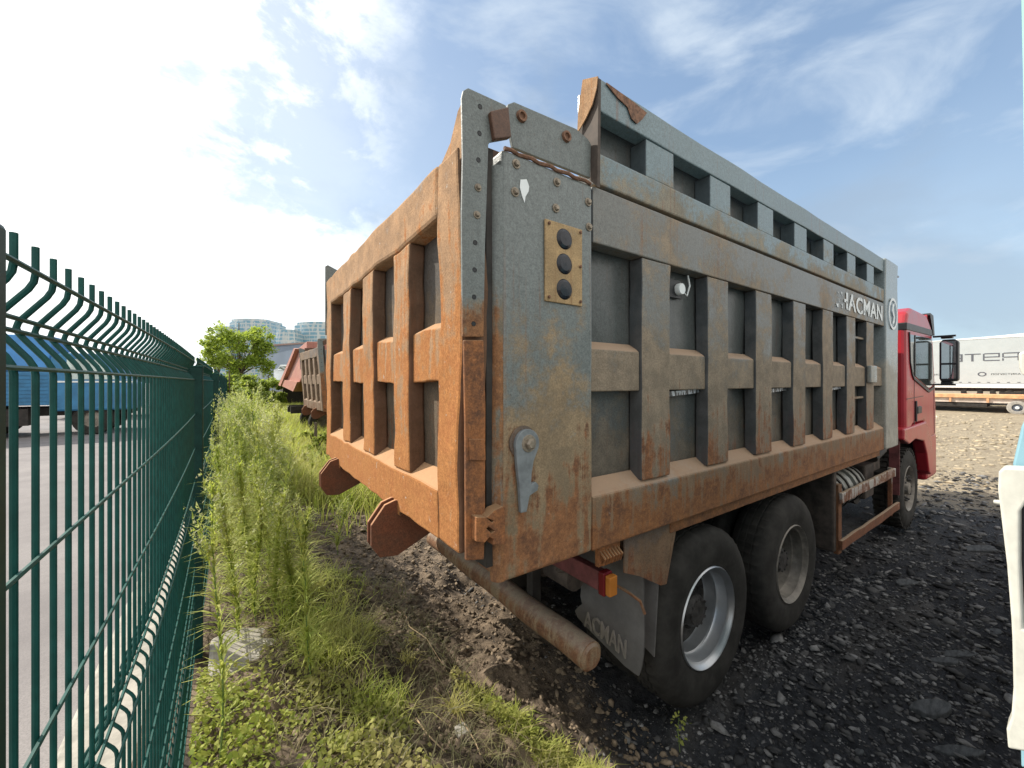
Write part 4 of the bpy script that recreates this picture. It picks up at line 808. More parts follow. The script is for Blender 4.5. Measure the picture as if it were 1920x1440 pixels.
# ------------------------------------------------------------------ right: flatbed and white trailer
FB = thing('flatbed_trailer', (38.8, 4.0, 0), 'low flatbed trailer with an orange deck edge standing before the white semi-trailer', 'trailer')
t = MB(); t.box(38.8, 41.2, -9, 14, 0.98, 1.20, 0.8); dk = t.build('deck', M_orange, FB, bevel=0.01)
t = MB(); t.box(38.95, 39.05, -9, 14, 0.68, 0.975); t.box(40.8, 40.9, -9, 14, 0.68, 0.975); t.build('frame', simple('pinkish_frame', (0.5, 0.42, 0.36), 0.7, var=0.3, sc=2), FB)
t = MB()
for y in np.arange(-8, 14, 1.6): t.box(38.82, 38.90, y, y+0.1, 0.70, 0.975)
t.build('side_posts', M_orange, FB)
t = MB(); t.box(39.0, 40.8, 3.3, 8.5, 0.42, 0.62); t.build('under_beam', M_dark, FB)
for i, y in enumerate((2.1, 0.8, -0.5)):
    for xx in (38.85, 40.75):
        t = MB(); t.lathe((xx, y, 0.43), [(0.22, 0.02), (0.36, 0), (0.42, 0.03), (0.42, 0.24), (0.36, 0.28), (0.22, 0.26)], 'x', n=28, close=True); wo = t.build('wheel', simple('dusty_grey_tyre', (0.30, 0.28, 0.25), 0.9), FB, smooth=True) if i == 0 and xx < 39 else t.build('wheel', MATS['dusty_grey_tyre'], FB, smooth=True)
        t = MB(); t.lathe((xx, y, 0.43), [(0.23, 0.02), (0.20, 0.07), (0.09, 0.06), (0.085, 0.0), (0, -0.01)], 'x', n=24); t.build('rim', M_greyw, wo, smooth=True)
        t = MB(); t.lathe((xx, y, 0.43), [(0.09, 0.03), (0.085, -0.01), (0, -0.02)], 'x', n=16); t.build('hub', M_white, wo)
ST = thing('white_semi_trailer', (41.5, 4.0, 0.8), 'long white semi-trailer with grey lettering parked across the yard', 'trailer')
TX = 41.5
t = MB(); t.box(TX, TX+2.5, -9, 7.55, 1.58, 4.90, 1.2); tb = t.build('box_side', M_tarp, ST, bevel=0.03)
t = MB(); t.box(TX-0.02, TX+2.52, -9.02, 7.57, 4.90, 4.96); t.box(TX-0.015, TX-0.001, -9, 7.55, 1.60, 1.86); t.build('roof_rail', M_white, tb, bevel=0.01)
t = MB(); t.prism([(-9.0, 4.93), (-2.0, 5.02), (2.0, 5.15), (3.2, 5.08), (5.5, 5.0), (7.5, 4.93)], 'x', TX+0.4, TX+1.9); t.build('crumpled_roof', M_white, tb)
t = MB()
for y in np.arange(-8.8, 7.4, 0.42): t.box(TX-0.012, TX-0.001, y, y+0.12, 1.95, 1.99)
t.box(TX-0.012, TX-0.001, -9, 7.5, 1.87, 1.885); t.build('buckle_row', M_greyw, tb)
def wide_letters():
    """squared wide capitals drawn stroke by stroke: a T e (reversed R) r"""
    L = MB(); s = 0.062; H = 0.52; zb = 3.40; w = 0.72
    def box_(x0, x1, z0, z1): L.box(TX-0.012, TX-0.002, min(-x0, -x1), max(-x0, -x1), zb+z0, zb+z1)
    x = -5.32   # a
    box_(x, x+w, H-s, H); box_(x+w-s*1.5, x+w, 0, H-s); box_(x+s, x+w-s*1.5, 0, s); box_(x, x+s, s*0.5, H*0.5); box_(x+s, x+w-s*1.5, H*0.5-s, H*0.5)
    x = -4.50   # T
    box_(x, x+w, H-s, H); box_(x+w/2-s, x+w/2+s*0.6, 0, H-s)
    x = -3.68   # e
    box_(x+s, x+w, H-s, H); box_(x, x+s, s*0.5, H-s*0.5); box_(x+s, x+w, 0, s); box_(x+w-s, x+w, H*0.45, H-s); box_(x+s, x+w-s, H*0.45, H*0.45+s)
    x = -2.86   # reversed R
    box_(x+s, x+w-s*1.5, H-s, H); box_(x, x+s, H*0.42, H-s*0.6); box_(x+s, x+w-s*1.5, H*0.42-s*0.4, H*0.42+s*0.6); box_(x+w-s*1.5, x+w, 0, H); box_(x, x+s, 0, H*0.3)
    x = -2.0
    box_(x, x+s, 0, H); box_(x+w-s, x+w, 0, H); box_(x+s, x+w-s, H*0.45, H*0.45+s)
    return L
wl = wide_letters(); wl.build('lettering', M_greyw, tb)
t = MB(); cy, cz = 3.72, 2.52
V = [(TX-0.006, cy+rr*math.cos(2*math.pi*k/8+0.39)*1.3, cz+rr*math.sin(2*math.pi*k/8+0.39)) for rr in (0.16, 0.10) for k in range(8)]
t.add(V, [(k, (k+1) % 8, 8+(k+1) % 8, 8+k) for k in range(8)])
vs, fs = text_geo('ЛОГИСТИКА', 0.15, 0.001); xw = max(v[0] for v in vs)
t.add([(TX-0.006, 3.35-v[0]/xw*1.25, 2.46+v[1]) for v in vs], fs); ob = t.build('small_print', M_greyw, tb); t = MB(); t.add([(TX-0.006, 6.4-v[0]/xw*1.3, 2.46+v[1]) for v in vs], fs); ob = t.build('small_print', M_greyw, tb)
t = MB(); t.box(TX+0.2, TX+2.3, -9, 7.0, 1.36, 1.57); t.box(TX+0.1, TX+0.3, -3, 3.0, 1.1, 1.35); t.build('chassis', M_dark, ST)
for y in (4.2, 2.9, 1.6, -6.0):
    t = MB(); t.lathe((TX+0.1, y, 1.32), [(0.25, 0.02), (0.38, 0), (0.5, 0.03), (0.5, 0.28), (0.25, 0.28)], 'x', n=28, close=True); t.build('wheel', M_tyre, ST, smooth=True)

# ------------------------------------------------------------------ pale blue vehicle at the right edge, nose towards the fence
PB = thing('pale_blue_truck', (1.4, -1.1, 0.05), 'pale blue lorry nose with white corner trim, beside the black yard soil', 'truck')
def rY(px, X): return onX(px, 716, X)[0]
X0 = 1.30
hood = [(X0+0.02, 1.86), (X0+0.10, 1.93), (X0+0.5, 2.02), (X0+2.2, 2.06), (X0+2.2, 0.6), (X0+0.03, 0.6), (X0+0.03, 1.2)]
# corner trim: curved white upright
path = [(1886, 1402, 1.29), (1888, 1330, 1.30), (1899, 1200, 1.31), (1893, 1100, 1.31), (1886, 1000, 1.31), (1880, 930, 1.31), (1884, 893, 1.31), (1898, 884, 1.31)]
t = MB(); pts = []
out = [(1890, 1404), (1887, 1368), (1896, 1345), (1900, 1290), (1898, 1200), (1896, 1160), (1888, 1060), (1876, 960), (1871, 920), (1872, 885), (1880, 877), (1900, 878), (1940, 880), (1980, 900), (1980, 940), (1925, 940), (1912, 960), (1912, 1060), (1918, 1180), (1960, 1200), (1980, 1420)]
t.prism([onX(*p, X0) for p in out][::-1], 'x', X0, X0+0.05); tr_ = t.build('corner_trim', M_cream, PB, bevel=0.004, segs=3)
t = MB(); t.lathe((X0+0.01, onX(1868, 943, X0)[0]-0.002, onX(1868, 943, X0)[1]), [(0, -0.006), (0.004, -0.005), (0.005, 0), (0.004, 0.006), (0, 0.007)], 'y', n=12); t.build('trim_bolt', M_cream, PB, smooth=True)
t = MB(); t.prism([onX(*p, X0+0.06) for p in ((1900, 900), (1899, 870), (1915, 800), (1935, 760), (1990, 760), (1990, 1440), (1915, 1440), (1908, 1200))][::-1], 'x', X0+0.06, X0+0.7); t.build('cab_shell', M_lblue, PB, bevel=0.004)
t = MB(); t.prism([onX(*p, X0+0.05) for p in ((1910, 950), (1990, 950), (1990, 1190), (1916, 1190))][::-1], 'x', X0+0.048, X0+0.058); t.build('dark_recess', M_black, PB)
t = MB(); t.prism([onX(*p, X0) for p in ((1911, 662), (1940, 655), (1940, 706), (1918, 704), (1912, 690))][::-1], 'x', X0-0.02, X0+0.03); t.build('mirror_housing', M_cream, PB, bevel=0.004)
t = MB(); t.tube([(X0, onX(1930, 700, X0)[0], 2.02), (X0+0.05, onX(1930, 700, X0)[0]-0.02, 1.9)], 0.006, 8); t.build('mirror_arm', M_black, PB)
y_, z_ = onX(1925, 10, X0)
t = MB(); t.prism([onX(*p, X0+0.06) for p in ((1914, -20), (1917, 120), (1921, 420), (1945, 700), (1975, 700), (1945, -20))][::-1], 'x', X0+0.07, X0+0.12); t.build('door_frame', simple('pale_green_frame', (0.35, 0.60, 0.54), 0.4, var=0.05), PB)
t = MB(); t.prism([(X0+0.14, 0.55), (X0+0.14, 1.90), (X0+0.30, 2.0), (X0+0.62, 2.78), (X0+0.80, 2.86), (X0+2.1, 2.86), (X0+2.1, 0.55)], 'y', -2.35, -0.06); cbb = t.build('cab_body', M_lblue, PB, bevel=0.05)
t = MB(); t.prism([(X0+0.285, 2.02), (X0+0.345, 2.02), (X0+0.625, 2.70), (X0+0.575, 2.70)], 'y', -2.2, -0.2); t.build('windscreen', M_glass, cbb, bevel=0.01)
t = MB(); t.prism([(X0+0.75, 2.05), (X0+0.95, 2.68), (X0+1.8, 2.68), (X0+1.8, 2.05)], 'y', -0.062, -0.05); t.build('side_window', M_glass, cbb)
t = MB(); t.box(X0+0.02, X0+0.14, -2.35, -0.3, 0.55, 1.0); t.build('bumper', M_cream, PB, bevel=0.03)
t = MB(); t.box(X0+0.10, X0+0.138, -2.0, -0.5, 1.15, 1.6); t.build('grille', M_black, cbb, bevel=0.01)
t = MB(); t.box(X0+2.3, X0+7.0, -2.4, -0.1, 1.0, 1.2); t.build('flat_bed', M_dark, PB, bevel=0.02)
for yy in (-0.35, -2.2):
    t = MB(); t.lathe((X0+1.4, yy, 0.5), [(0.25, 0.0), (0.38, 0), (0.5, 0.03), (0.5, 0.25), (0.25, 0.28)], 'y', n=28, close=True); t.build('wheel', M_tyre, PB, smooth=True)

# ------------------------------------------------------------------ stones
def rocks(name, pts, sizes, mat, flat=0.5, kind=None, loc=None):
    base = np.array([(1, 0, 0), (0.3, 0.95, 0.1), (-0.8, 0.6, 0), (-0.85, -0.5, 0.05), (0.25, -0.97, 0), (0.45, 0.15, 0.8), (-0.4, 0.25, 0.9), (-0.1, -0.5, 0.75), (0, 0, -0.6)])
    fc = np.array([(0, 1, 5), (1, 6, 5), (1, 2, 6), (2, 3, 6), (3, 7, 6), (3, 4, 7), (4, 0, 5), (4, 5, 7), (5, 6, 7), (1, 0, 8), (2, 1, 8), (3, 2, 8), (4, 3, 8), (0, 4, 8)])
    n = len(pts); a = RNG.uniform(0, 2*np.pi, n); V = base[None]+RNG.normal(0, 0.16, (n, 9, 3)); V = V*np.asarray(sizes)[:, None, None]*np.stack([RNG.uniform(0.7, 1.5, n), RNG.uniform(0.5, 1.0, n), RNG.uniform(flat*0.5, flat*1.3, n)], 1)[:, None, :]
    ca, sa = np.cos(a)[:, None], np.sin(a)[:, None]; x = V[..., 0]*ca-V[..., 1]*sa; y = V[..., 0]*sa+V[..., 1]*ca
    tl = RNG.normal(0, 0.2, n)[:, None]; V = np.stack([x, y, V[..., 2]+x*tl], -1)+np.asarray(pts)[:, None, :]
    F = fc[None]+(np.arange(n)*9)[:, None, None]; return np_obj(name, V.reshape(-1, 3), F.reshape(-1, 3), mat, loc=loc)
n = 24000
px = np.where(RNG.random(n) < 0.75, RNG.gamma(2.0, 1.35, n)+1.5, RNG.uniform(1.5, 13, n)); py = RNG.uniform(-0.2, 4.6, n); py = np.where(RNG.random(n) < 0.6, RNG.uniform(-0.1, 1.6, n), py)
sz = 0.003+RNG.gamma(1.0, 0.0045, n)+(RNG.random(n) < 0.035)*RNG.uniform(0.008, 0.028, n); sz = np.clip(sz*(0.55+0.14*px), 0.003, 0.06)
tag(rocks('gravel', np.stack([px, py, gz(px, py)+sz*0.15], 1), sz, M_stone), 'grey crushed stone strewn over the black yard soil', 'gravel', kind='stuff')
n = 1500; px = 1.9+RNG.gamma(2.0, 1.3, n); py = RNG.uniform(-0.2, 2.2, n); sz = (0.010+RNG.gamma(1.2, 0.010, n))*(0.6+0.12*px)
tag(rocks('flat_rubble', np.stack([px, py, gz(px, py)+0.002], 1), np.clip(sz, 0, 0.07), M_stone, 0.22), 'flat grey stone chips bedded in the black yard soil', 'rubble', kind='stuff')
n = 8000; px = RNG.uniform(0.2, 2.0, n); py = RNG.uniform(1.0, 6.5, n); sz = np.clip(0.003+RNG.gamma(1.2, 0.006, n), 0, 0.032)
M_clod = simple('earth_clod', (0.19, 0.145, 0.10), 0.95, var=0.45, sc=20, bump=0.5)
tag(rocks('mud', np.stack([px, py, gz(px, py)+sz*0.2], 1), sz, M_clod, 0.7), 'broken clods of brown mud behind the lorry', 'mud', kind='stuff')
n = 6000; px = 10+RNG.gamma(2, 6, n); py = RNG.uniform(-4, 14, n); sz = np.clip(0.02+RNG.gamma(1.5, 0.02, n), 0, 0.15)
tag(rocks('rubble', np.stack([px, py, gz(px, py)], 1), sz, simple('pale_rubble', (0.36, 0.30, 0.21), 0.9, var=0.3, sc=3), 0.5), 'pale rubble scattered over the sunlit sandy yard', 'rubble', kind='stuff')
def slab(px_, py_, L, Wd, rot, label, th=0.035):
    d = 2.0*748/(py_-716); rr = (px_-960)/748*d; x, y = d*c_+rr*s_, d*s_-rr*c_; z = g1(x, y)
    t = MB(); k = 11; pts = []
    for i in range(k):
        a = 2*math.pi*i/k; q = 1+random.uniform(-0.22, 0.18); pts.append((L*math.cos(a)*q, Wd*math.sin(a)*q))
    ca, sa = math.cos(R(rot)), math.sin(R(rot)); P_ = [(x+p[0]*ca-p[1]*sa, y+p[0]*sa+p[1]*ca) for p in pts]
    t.prism(P_, 'z', z-0.02, z+th); t.warp(lambda a, b2, c3: (a, b2, c3+0.12*(a-x)*0.5+0.012*nz(a*9, b2*9, 0)))
    return tag(t.build('stone_slab', M_slab, loc=(x, y, z), bevel=0.006), label, 'stone', 'loose flat stone slabs in the dark yard soil')
slab(1795, 1228, 0.17, 0.035, -38, 'longest thin dark slab, lying beside the white corner trim', 0.015)
slab(1770, 1243, 0.12, 0.032, -40, 'narrow dark slab lying just below the longest slab', 0.015)
slab(1745, 1335, 0.12, 0.06, -30, 'broad rough grey slab in the lower right of the black soil', 0.018)
slab(1700, 1097, 0.13, 0.055, -25, 'pale grey flat slab in the open soil beyond the rear wheels', 0.015)
slab(1840, 1032, 0.20, 0.08, -30, 'flat slab lying farthest out, where the yard soil turns pale', 0.02)
slab(1800, 1400, 0.13, 0.035, -40, 'dark slab nearest the bottom right corner', 0.015)
slab(1865, 1185, 0.07, 0.035, -20, 'small slab tucked against the white corner trim', 0.015)
slab(1610, 1400, 0.028, 0.02, -20, 'small pale lump lying alone below the rear tyre', 0.02)
# ------------------------------------------------------------------ vegetation
def blades(P, H, Wd, lean, mat_name=None, seg=3, az=None):
    """curved tapering blades; P (n,3) roots, H lengths, lean = how far the tip falls over"""
    n = len(P); a = RNG.uniform(0, 2*np.pi, n) if az is None else az
    dx, dy = np.cos(a), np.sin(a); V = []; k = seg
    for i in range(k+1):
        t_ = i/k; off = lean*t_**1.8*H; zz_ = H*t_*np.sqrt(np.clip(1-0.45*(lean*t_)**2, 0.1, 1)); wdt = Wd*(1-t_**1.6)*0.5+0.0002
        cx = P[:, 0]+dx*off; cy = P[:, 1]+dy*off; cz = P[:, 2]+zz_
        V.append(np.stack([cx-dy*wdt, cy+dx*wdt, cz], 1)); V.append(np.stack([cx+dy*wdt, cy-dx*wdt, cz], 1))
    V = np.stack(V, 1); o = (np.arange(n)*(2*(k+1)))[:, None, None]
    q = np.array([(2*i, 2*i+1, 2*i+3, 2*i+2) for i in range(k)])[None]+o
    return V.reshape(-1, 3), q.reshape(-1, 4)
def merge(parts):
    V = []; F = []; o = 0
    for v, f in parts: V.append(v); F.append(f+o); o += len(v)
    return np.concatenate(V), np.concatenate(F)
def weed(base, h, nl, ll, top=0.3, lean=(0, 0), branches=0, w_=0.009):
    """tall weed: returns stem path, leaves, top tufts"""
    b0 = np.array(base); bend = RNG.uniform(1.3, 2.2); wob = RNG.normal(0, 0.012, 2)
    def at(t_): return np.stack([b0[0]+lean[0]*t_**bend*h+wob[0]*np.sin(t_*6), b0[1]+lean[1]*t_**bend*h+wob[1]*np.sin(t_*5), b0[2]+t_*h], 1)
    tt = RNG.uniform(0.05, 1.0, nl)**0.75; n1 = len(tt)
    L = ll*(0.75+0.5*np.sin(np.clip(tt, 0, 1)*2.6))*(1.1-0.6*tt)*RNG.uniform(0.5, 1.25, n1)
    parts_ = [blades(at(tt), L, w_*RNG.uniform(0.6, 1.2, n1)*(1.15-0.5*tt), RNG.uniform(0.55, 2.0, n1), seg=3)]
    nb_ = max(5, int(18*top)+4); tb_ = RNG.uniform(1-top, 0.98, nb_); ab = RNG.uniform(0, 2*np.pi, nb_); tufts = []
    for k in range(nb_):
        bl = h*(1.08-tb_[k])*RNG.uniform(0.45, 0.8)+0.03; o_ = at(np.array([tb_[k]]))[0]; m_ = max(6, int(bl*90)); q = RNG.uniform(0.1, 1, m_)
        P_ = o_[None]+np.stack([np.cos(ab[k])*bl*0.5*q, np.sin(ab[k])*bl*0.5*q, bl*(0.35*q+0.55*q*q)], 1)+RNG.normal(0, 0.004, (m_, 3))
        parts_.append(blades(P_, RNG.uniform(0.012, 0.045, m_)*(1.2-0.5*q), np.full(m_, w_*0.55), RNG.uniform(0.3, 1.4, m_), seg=2))
        m2 = int(m_*1.3); q = RNG.uniform(0.35, 1.05, m2); P_ = o_[None]+np.stack([np.cos(ab[k])*bl*0.5*q, np.sin(ab[k])*bl*0.5*q, bl*(0.35*q+0.55*q*q)], 1)+RNG.normal(0, 0.009, (m2, 3))
        tufts.append(blades(P_, RNG.uniform(0.008, 0.02, m2), np.full(m2, w_*0.8), RNG.uniform(0.2, 1.3, m2), seg=1))
    st_ = at(np.linspace(0, 1, 9)); pv = [blades_to(p_) for p_ in parts_]
    return [tuple(v) for v in st_], merge_mixed(parts_), merge_mixed(tufts)
def blades_to(p_): return p_
def merge_mixed(ps):
    V = []; F = []; o = 0
    for v, f in ps: V.append(v); F.append(f+o); o += len(v)
    return np.concatenate(V), np.concatenate(F)
def weed_thing(x, y, h, nl, ll, label, top=0.3, lean=(0, 0), tops=True, w_=0.0115):
    z = g1(x, y)-0.01; o = thing('tall_weed', (x, y, z), label, 'weed')
    st, lv, tp = weed((x, y, z), h, nl, ll, top, lean, w_=w_)
    t = MB(); t.tube(st, 0.0042, 6, r1=0.0018); t.build('stem', M_stemg, o, smooth=True)
    np_obj('leaves', lv[0], lv[1], M_weed, parent=o)
    if tops: np_obj('blossoms', tp[0], tp[1], M_weedt, parent=o)
    return o
weed_thing(-0.035, 2.03, 1.14, 210, 0.085, 'tallest foreground weed with bare lower stem and frothy top, before the fence post', 0.42, (-0.02, 0.03))
weed_thing(0.345, 2.30, 0.86, 200, 0.10, 'feathery green weed standing alone over the dark hollow, right of the pale concrete', 0.25, (-0.09, 0.08), False)
wl_ = [(0.04, 2.9, 0.95), (0.14, 3.05, 0.86), (0.25, 3.2, 0.80), (0.10, 3.35, 1.0), (0.33, 3.0, 0.62), (0.42, 3.3, 0.66), (0.0, 3.55, 1.15), (0.22, 3.6, 0.9)]
lb = ['slender weed closest to the foot of the fence post', 'bushy weed second out from the fence post', 'weed of middle height in the clump right of the post', 'leafy weed just behind the clump at the post', 'short weed at the front edge of the clump, over the concrete', 'short weed on the mud side of the clump', 'tall weed against the fence just past the post', 'weed at the back of the clump, before the bare soil']
for (x, y, h), l in zip(wl_, lb): weed_thing(x, y, h, 420, 0.12, l, 0.35, (random.uniform(-0.1, 0.1), random.uniform(-0.08, 0.08)))
# mass of weeds behind
parts = []; tops = []; stems = MB()
for k in range(460):
    y = 3.9+RNG.gamma(1.6, 3.2); x = -0.10+abs(RNG.normal(0, 0.34+0.05*y)); 
    if 4.4 < y < 6.6 and x > 0.42: continue
    if x > 0.06*y+0.22 and RNG.random() < 0.88: continue
    if y > 8 and x > 0.085*y+0.5: continue
    h = RNG.uniform(0.7, 1.15)*(1.3 if x < 0.35 else 0.7)
    if y > 6.5: h *= 0.8
    st, lv, tp = weed((x, y, g1(x, y)), h, 75, 0.15, 0.35, (RNG.normal(0, 0.08), RNG.normal(0, 0.08)), w_=0.014 if y < 8 else 0.02)
    parts.append(lv); tops.append(tp); stems.tube(st[::2], 0.004, 4, False, r1=0.002)
V, F = merge(parts); tag(np_obj('weeds', V, F, M_weed), 'mass of pale green weeds filling the strip along the fence', 'weeds', kind='stuff')
V, F = merge(tops); tag(np_obj('weed_blossom', V, F, M_weedt), 'frothy pale seed tops over the weed strip', 'weeds', kind='stuff')
tag(stems.build('weed_stalks', M_stemg), 'thin green stalks within the weed strip', 'weeds', kind='stuff')
# meadow grass
n = 30000; y = 4.5+RNG.gamma(1.5, 5.5, n); x = RNG.uniform(-0.1, 1, n)*(0.6+0.22*y)
keep = ~((y < 6.4) & (x > 0.45) & (RNG.random(n) < 0.93)); x, y = x[keep], y[keep]; n = len(x)
H = RNG.uniform(0.15, 0.5, n)*(0.8+0.03*y); V1 = blades(np.stack([x, y, gz(x, y)], 1), H, 0.008+0.0012*y, RNG.uniform(0.3, 1.1, n))
n = 9000; x = RNG.uniform(0.2, 2.9, n); y = RNG.uniform(6.2, 9.5, n); V2 = blades(np.stack([x, y, gz(x, y)], 1), RNG.uniform(0.08, 0.3, n), np.full(n, 0.009), RNG.uniform(0.4, 1.2, n))
n = 22000; y = 8+RNG.gamma(1.6, 9, n); x = RNG.uniform(-0.3, 6, n); V3 = blades(np.stack([x, y, gz(x, y)], 1), RNG.uniform(0.3, 0.8, n), np.full(n, 0.03), RNG.uniform(0.3, 1.0, n), seg=2)
# front tufts
tf = []
for (cx, cy, rad, num, hh) in ((0.48, 2.5, 0.16, 380, 0.16), (0.68, 2.75, 0.13, 300, 0.12), (0.45, 2.85, 0.18, 420, 0.2), (0.62, 2.1, 0.18, 240, 0.13), (1.35, 1.55, 0.10, 260, 0.09), (1.27, 1.75, 0.09, 240, 0.08), (1.2, 2.0, 0.07, 150, 0.08), (1.45, 1.4, 0.09, 240, 0.10), (0.9, 2.4, 0.05, 50, 0.08), (0.5, 3.4, 0.3, 600, 0.18), (0.8, 3.6, 0.2, 150, 0.07), (1.0, 1.95, 0.05, 60, 0.12)):
    a = RNG.uniform(0, 2*np.pi, num); rr = rad*np.sqrt(RNG.random(num))*(1+0.3*RNG.normal(0, 1, num)); xx_ = cx+rr*np.cos(a); yy_ = cy+rr*np.sin(a)
    tf.append(blades(np.stack([xx_, yy_, gz(xx_, yy_)], 1), RNG.uniform(0.5, 1.2, num)*hh, np.full(num, 0.0062), RNG.uniform(0.5, 1.6, num)))
V, F = merge([V1, V2]+tf); tag(np_obj('grass', V, F, M_grass), 'bright yellow green grass on the strip between fence and lorries', 'grass', kind='stuff')
tag(np_obj('far_meadow', *V3, M_grass), 'taller rough grass of the far strip under the shrubs', 'grass', kind='stuff')
# creeper of small leaves on the bank
def leaves(P, size, mat_h=0.02):
    n = len(P); a = RNG.uniform(0, 2*np.pi, n); b2 = RNG.normal(0, 0.5, n); q = np.array([(-0.5, 0, 0), (0, -0.38, 0.05), (0.6, 0, 0), (0, 0.38, 0.05)])[None]*size[:, None, None]
    x = q[..., 0]*np.cos(a)[:, None]-q[..., 1]*np.sin(a)[:, None]; y = q[..., 0]*np.sin(a)[:, None]+q[..., 1]*np.cos(a)[:, None]
    z = q[..., 2]+q[..., 0]*b2[:, None]+q[..., 1]*RNG.normal(0, 0.5, n)[:, None]
    V = np.stack([x, y, z], -1)+P[:, None, :]; return V.reshape(-1, 3), (np.arange(n*4).reshape(n, 4))
n = 9000; x = RNG.uniform(-0.14, 0.75, n); y = RNG.uniform(1.15, 2.75, n)
dens = tnoise(x*5, y*5, 12)+0.15-0.5*np.clip(x-0.3, 0, 1)-0.3*((y > 2.45)); keep = dens > RNG.normal(0, 0.15, n); x, y = x[keep], y[keep]; n = len(x)
P1 = leaves(np.stack([x, y, gz(x, y)+RNG.uniform(0.0, 0.07, n)], 1), RNG.uniform(0.012, 0.03, n))
tag(np_obj('creeper_cover', *P1, M_cover), 'low yellow green creeper covering the bank at the foot of the fence', 'ground cover', kind='stuff')
cs = []
for (cx, cy, rad, num) in ((1.30, 1.62, 0.10, 260), (1.22, 1.85, 0.10, 240), (1.42, 1.45, 0.12, 280), (1.15, 2.15, 0.08, 120), (0.55, 3.75, 0.10, 160), (1.0, 2.6, 0.06, 60)):
    a = RNG.uniform(0, 2*np.pi, num); rr = rad*np.sqrt(RNG.random(num)); xx_ = cx+rr*np.cos(a)*0.8; yy_ = cy+rr*np.sin(a)*1.4
    cs.append(leaves(np.stack([xx_, yy_, gz(xx_, yy_)+RNG.uniform(0.0, 0.07, num)], 1), RNG.uniform(0.012, 0.028, num)))
V, F = merge(cs); tag(np_obj('seedling_cover', V, F, M_cover), 'small green seedlings along the wheel rut behind the lorry', 'ground cover', kind='stuff')
# dry tangled stalks
n = 2000; x = RNG.uniform(0.15, 1.25, n); y = RNG.uniform(1.3, 3.6, n); V, F = blades(np.stack([x, y, gz(x, y)+0.004], 1), RNG.uniform(0.04, 0.14, n), np.full(n, 0.0045), RNG.uniform(1.2, 2.2, n))
tag(np_obj('dead_grass', V, F, M_dry), 'tangle of dry straw lying over the mud', 'dry grass', kind='stuff')
def twig(pts, label, r0=0.004):
    P_ = []
    for (px_, py_) in pts:
        d = 1.72*748/(py_-716); rr = (px_-960)/748*d; x, y = d*c_+rr*s_, d*s_-rr*c_; P_.append((x, y, g1(x, y)+0.02))
    t = MB(); t.tube(P_, r0, 6, r1=r0*0.6); return tag(t.build('dry_twig', M_twig, loc=P_[0], smooth=True), label, 'twig')
twig(((745, 1115), (762, 1140), (768, 1160), (800, 1185), (838, 1230)), 'bent pale twig lying on the mud below the second tailgate hook')
twig(((852, 1290), (865, 1330), (890, 1380), (908, 1440)), 'long pale twig reaching the bottom edge of the mud, right of the other twigs')
twig(((780, 1350), (805, 1390), (835, 1440)), 'short dry twig at the bottom of the mud, left of the long twig')
# small seedling plant in front of the wheel
def sprout(px_, py_, h, label):
    d = 2.0*748/(py_-716); rr = (px_-960)/748*d; x, y = d*c_+rr*s_, d*s_-rr*c_; z = g1(x, y); o = thing('seedling', (x, y, z), label, 'plant')
    t = MB(); t.tube([(x, y, z), (x-0.005, y+0.01, z+h*0.6), (x-0.01, y, z+h)], 0.0025, 5); t.build('stem', M_stemg, o)
    k = 34; P_ = np.stack([x+RNG.normal(0, 0.022, k), y+RNG.normal(0, 0.022, k), z+h*RNG.uniform(0.35, 1.05, k)], 1); np_obj('leaves', *leaves(P_, RNG.uniform(0.012, 0.024, k)), M_cover, parent=o)
sprout(1275, 1400, 0.19, 'little green seedling growing alone in the black soil before the rear tyre')
# brick-like stone in the mud
d = 1.9*748/(1418-716); rr = (868-960)/748*d; x, y = d*c_+rr*s_, d*s_-rr*c_
t = MB(); t.box(x-0.03, x+0.03, y-0.04, y+0.03, g1(x, y)-0.01, g1(x, y)+0.035); t.warp(lambda a, b2, c3: (a+0.008*nz(a*40, b2*40, c3*40), b2+0.3*(c3-g1(x, y)), c3)); tag(t.build('grey_stone', M_conc, loc=(x, y, g1(x, y)), bevel=0.006), 'grey squarish stone half sunk in the mud near the long twig', 'stone')
# broken concrete at the foot of the fence
t = MB(); t.prism([(-0.10, 2.62), (0.16, 2.55), (0.30, 2.75), (0.22, 3.0), (0.02, 3.05), (-0.10, 2.98)], 'z', 0.28, 0.47); t.warp(lambda a, b2, c3: (a, b2, c3-0.25*max(a, 0)+0.02*nz(a*8, b2*8, 1)))
tag(t.build('concrete_footing', M_conc, loc=(0.05, 2.8, 0.4), bevel=0.02), 'lump of pale broken concrete at the foot of the fence post', 'concrete')
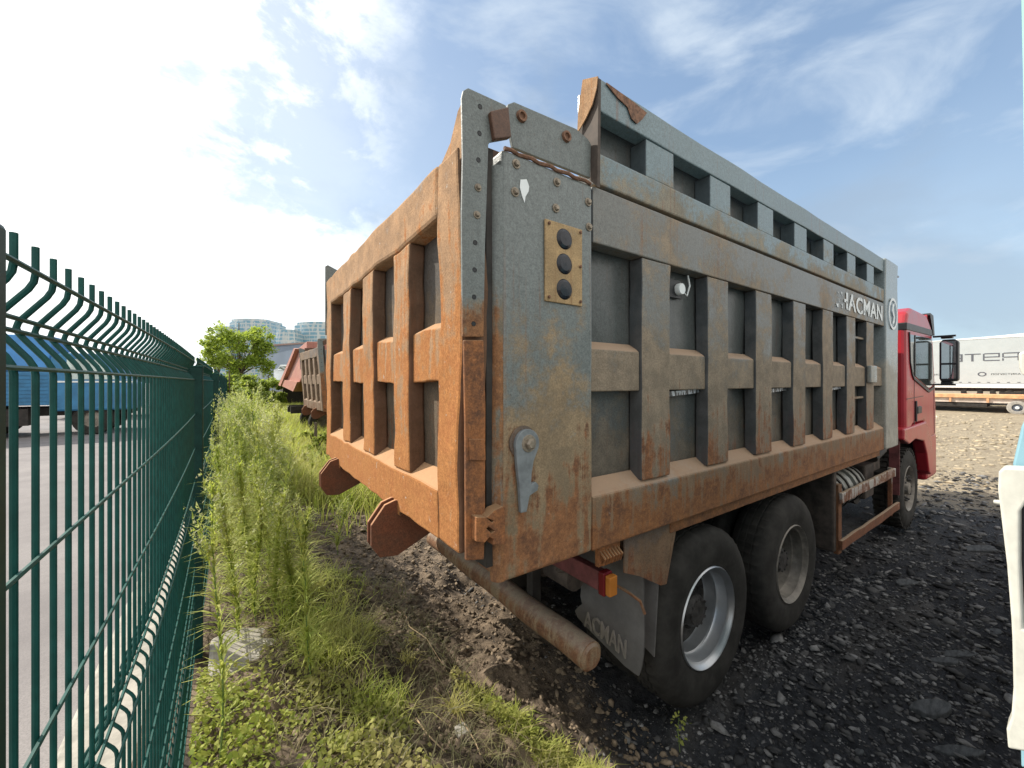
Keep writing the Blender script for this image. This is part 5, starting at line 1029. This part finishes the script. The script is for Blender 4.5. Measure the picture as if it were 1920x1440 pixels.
# trees and shrubs
def crown(cx, cy, z0, rx, rz, n, leaf, clumps, seed, spiky=0.0):
    rg = np.random.default_rng(seed); C = []
    for k in range(clumps):
        a = rg.uniform(0, 2*np.pi); el = rg.uniform(-0.6, 1.0); q = rg.uniform(0.45, 1.0)
        C.append((cx+rx*q*math.cos(a)*math.cos(el), cy+rx*q*math.sin(a)*math.cos(el), z0+rz*(0.5+0.5*q*math.sin(el)*1.0), rg.uniform(0.10, 0.28)*rx))
    C = np.array(C); i = rg.integers(0, clumps, n); d_ = rg.normal(0, 1, (n, 3)); d_ /= np.linalg.norm(d_, axis=1)[:, None]; rad = C[i, 3]*rg.uniform(0.3, 1.15, n)
    P_ = C[i, :3]+d_*rad[:, None]*np.array([1, 1, 0.75]); P_ = P_[P_[:, 2] > 0.1]
    return leaves(P_, rg.uniform(0.6, 1.3, len(P_))*leaf), C
def tree(px_, d, htop, rx, label, name='deciduous_tree', leaf=0.2, n=9000, clumps=34, seed=1, z0=0.8, mat=None, cat='tree'):
    x, y = wp(px_, d); o = thing(name, (x, y, 0), label, cat)
    (V, F), C = crown(x, y, z0, rx, htop-z0-0.3, n, leaf, clumps, seed); np_obj('crown', V, F, mat or M_tree, parent=o)
    t = MB(); t.tube([(x, y, 0), (x+0.1, y, htop*0.3), (x, y, htop*0.6), (x, y, htop*0.85)], 0.14 if htop > 4 else 0.05, 8, r1=0.03)
    for c3 in C[::3]: t.tube([(x, y, htop*0.3), ((x+c3[0])/2, (y+c3[1])/2, (htop*0.3+c3[2])/2+0.2), tuple(c3[:3])], 0.05 if htop > 4 else 0.02, 5, r1=0.01)
    t.build('trunk', M_trunk, o, smooth=True); return o
tree(448, 34, 8.3, 2.8, 'bushy green tree standing before the curved glass tower', seed=3, leaf=0.20, n=11000, clumps=110)
tree(408, 36, 6.2, 1.5, 'thin open branched tree whose sprays stick out over the end of the fence', seed=5, leaf=0.13, n=1800, clumps=20, z0=2.5, name='young_tree')
tree(430, 22, 3.1, 1.6, 'broad yellow green shrub below the tree near the fence end', 'shrub', 0.13, 9000, 30, 7, 0.1, M_treed, 'shrub')
tree(470, 25, 2.6, 1.7, 'low green shrub in the middle of the far strip', 'shrub', 0.13, 8000, 28, 9, 0.1, M_treed, 'shrub')
tree(503, 27, 2.9, 1.2, 'dark leafy shrub beside the silver car', 'shrub', 0.13, 5000, 20, 11, 0.1, M_treed, 'shrub')
tree(592, 9.2, 1.25, 0.42, 'small leafy bush under the gate of the brown tipper', 'shrub', 0.055, 2200, 14, 13, 0.05, M_weed, 'shrub')
tree(1880, 29, 5.45, 0.9, 'green treetop showing above the white semi-trailer', 'treetop', 0.22, 900, 12, 15, 4.2, M_tree, 'tree')
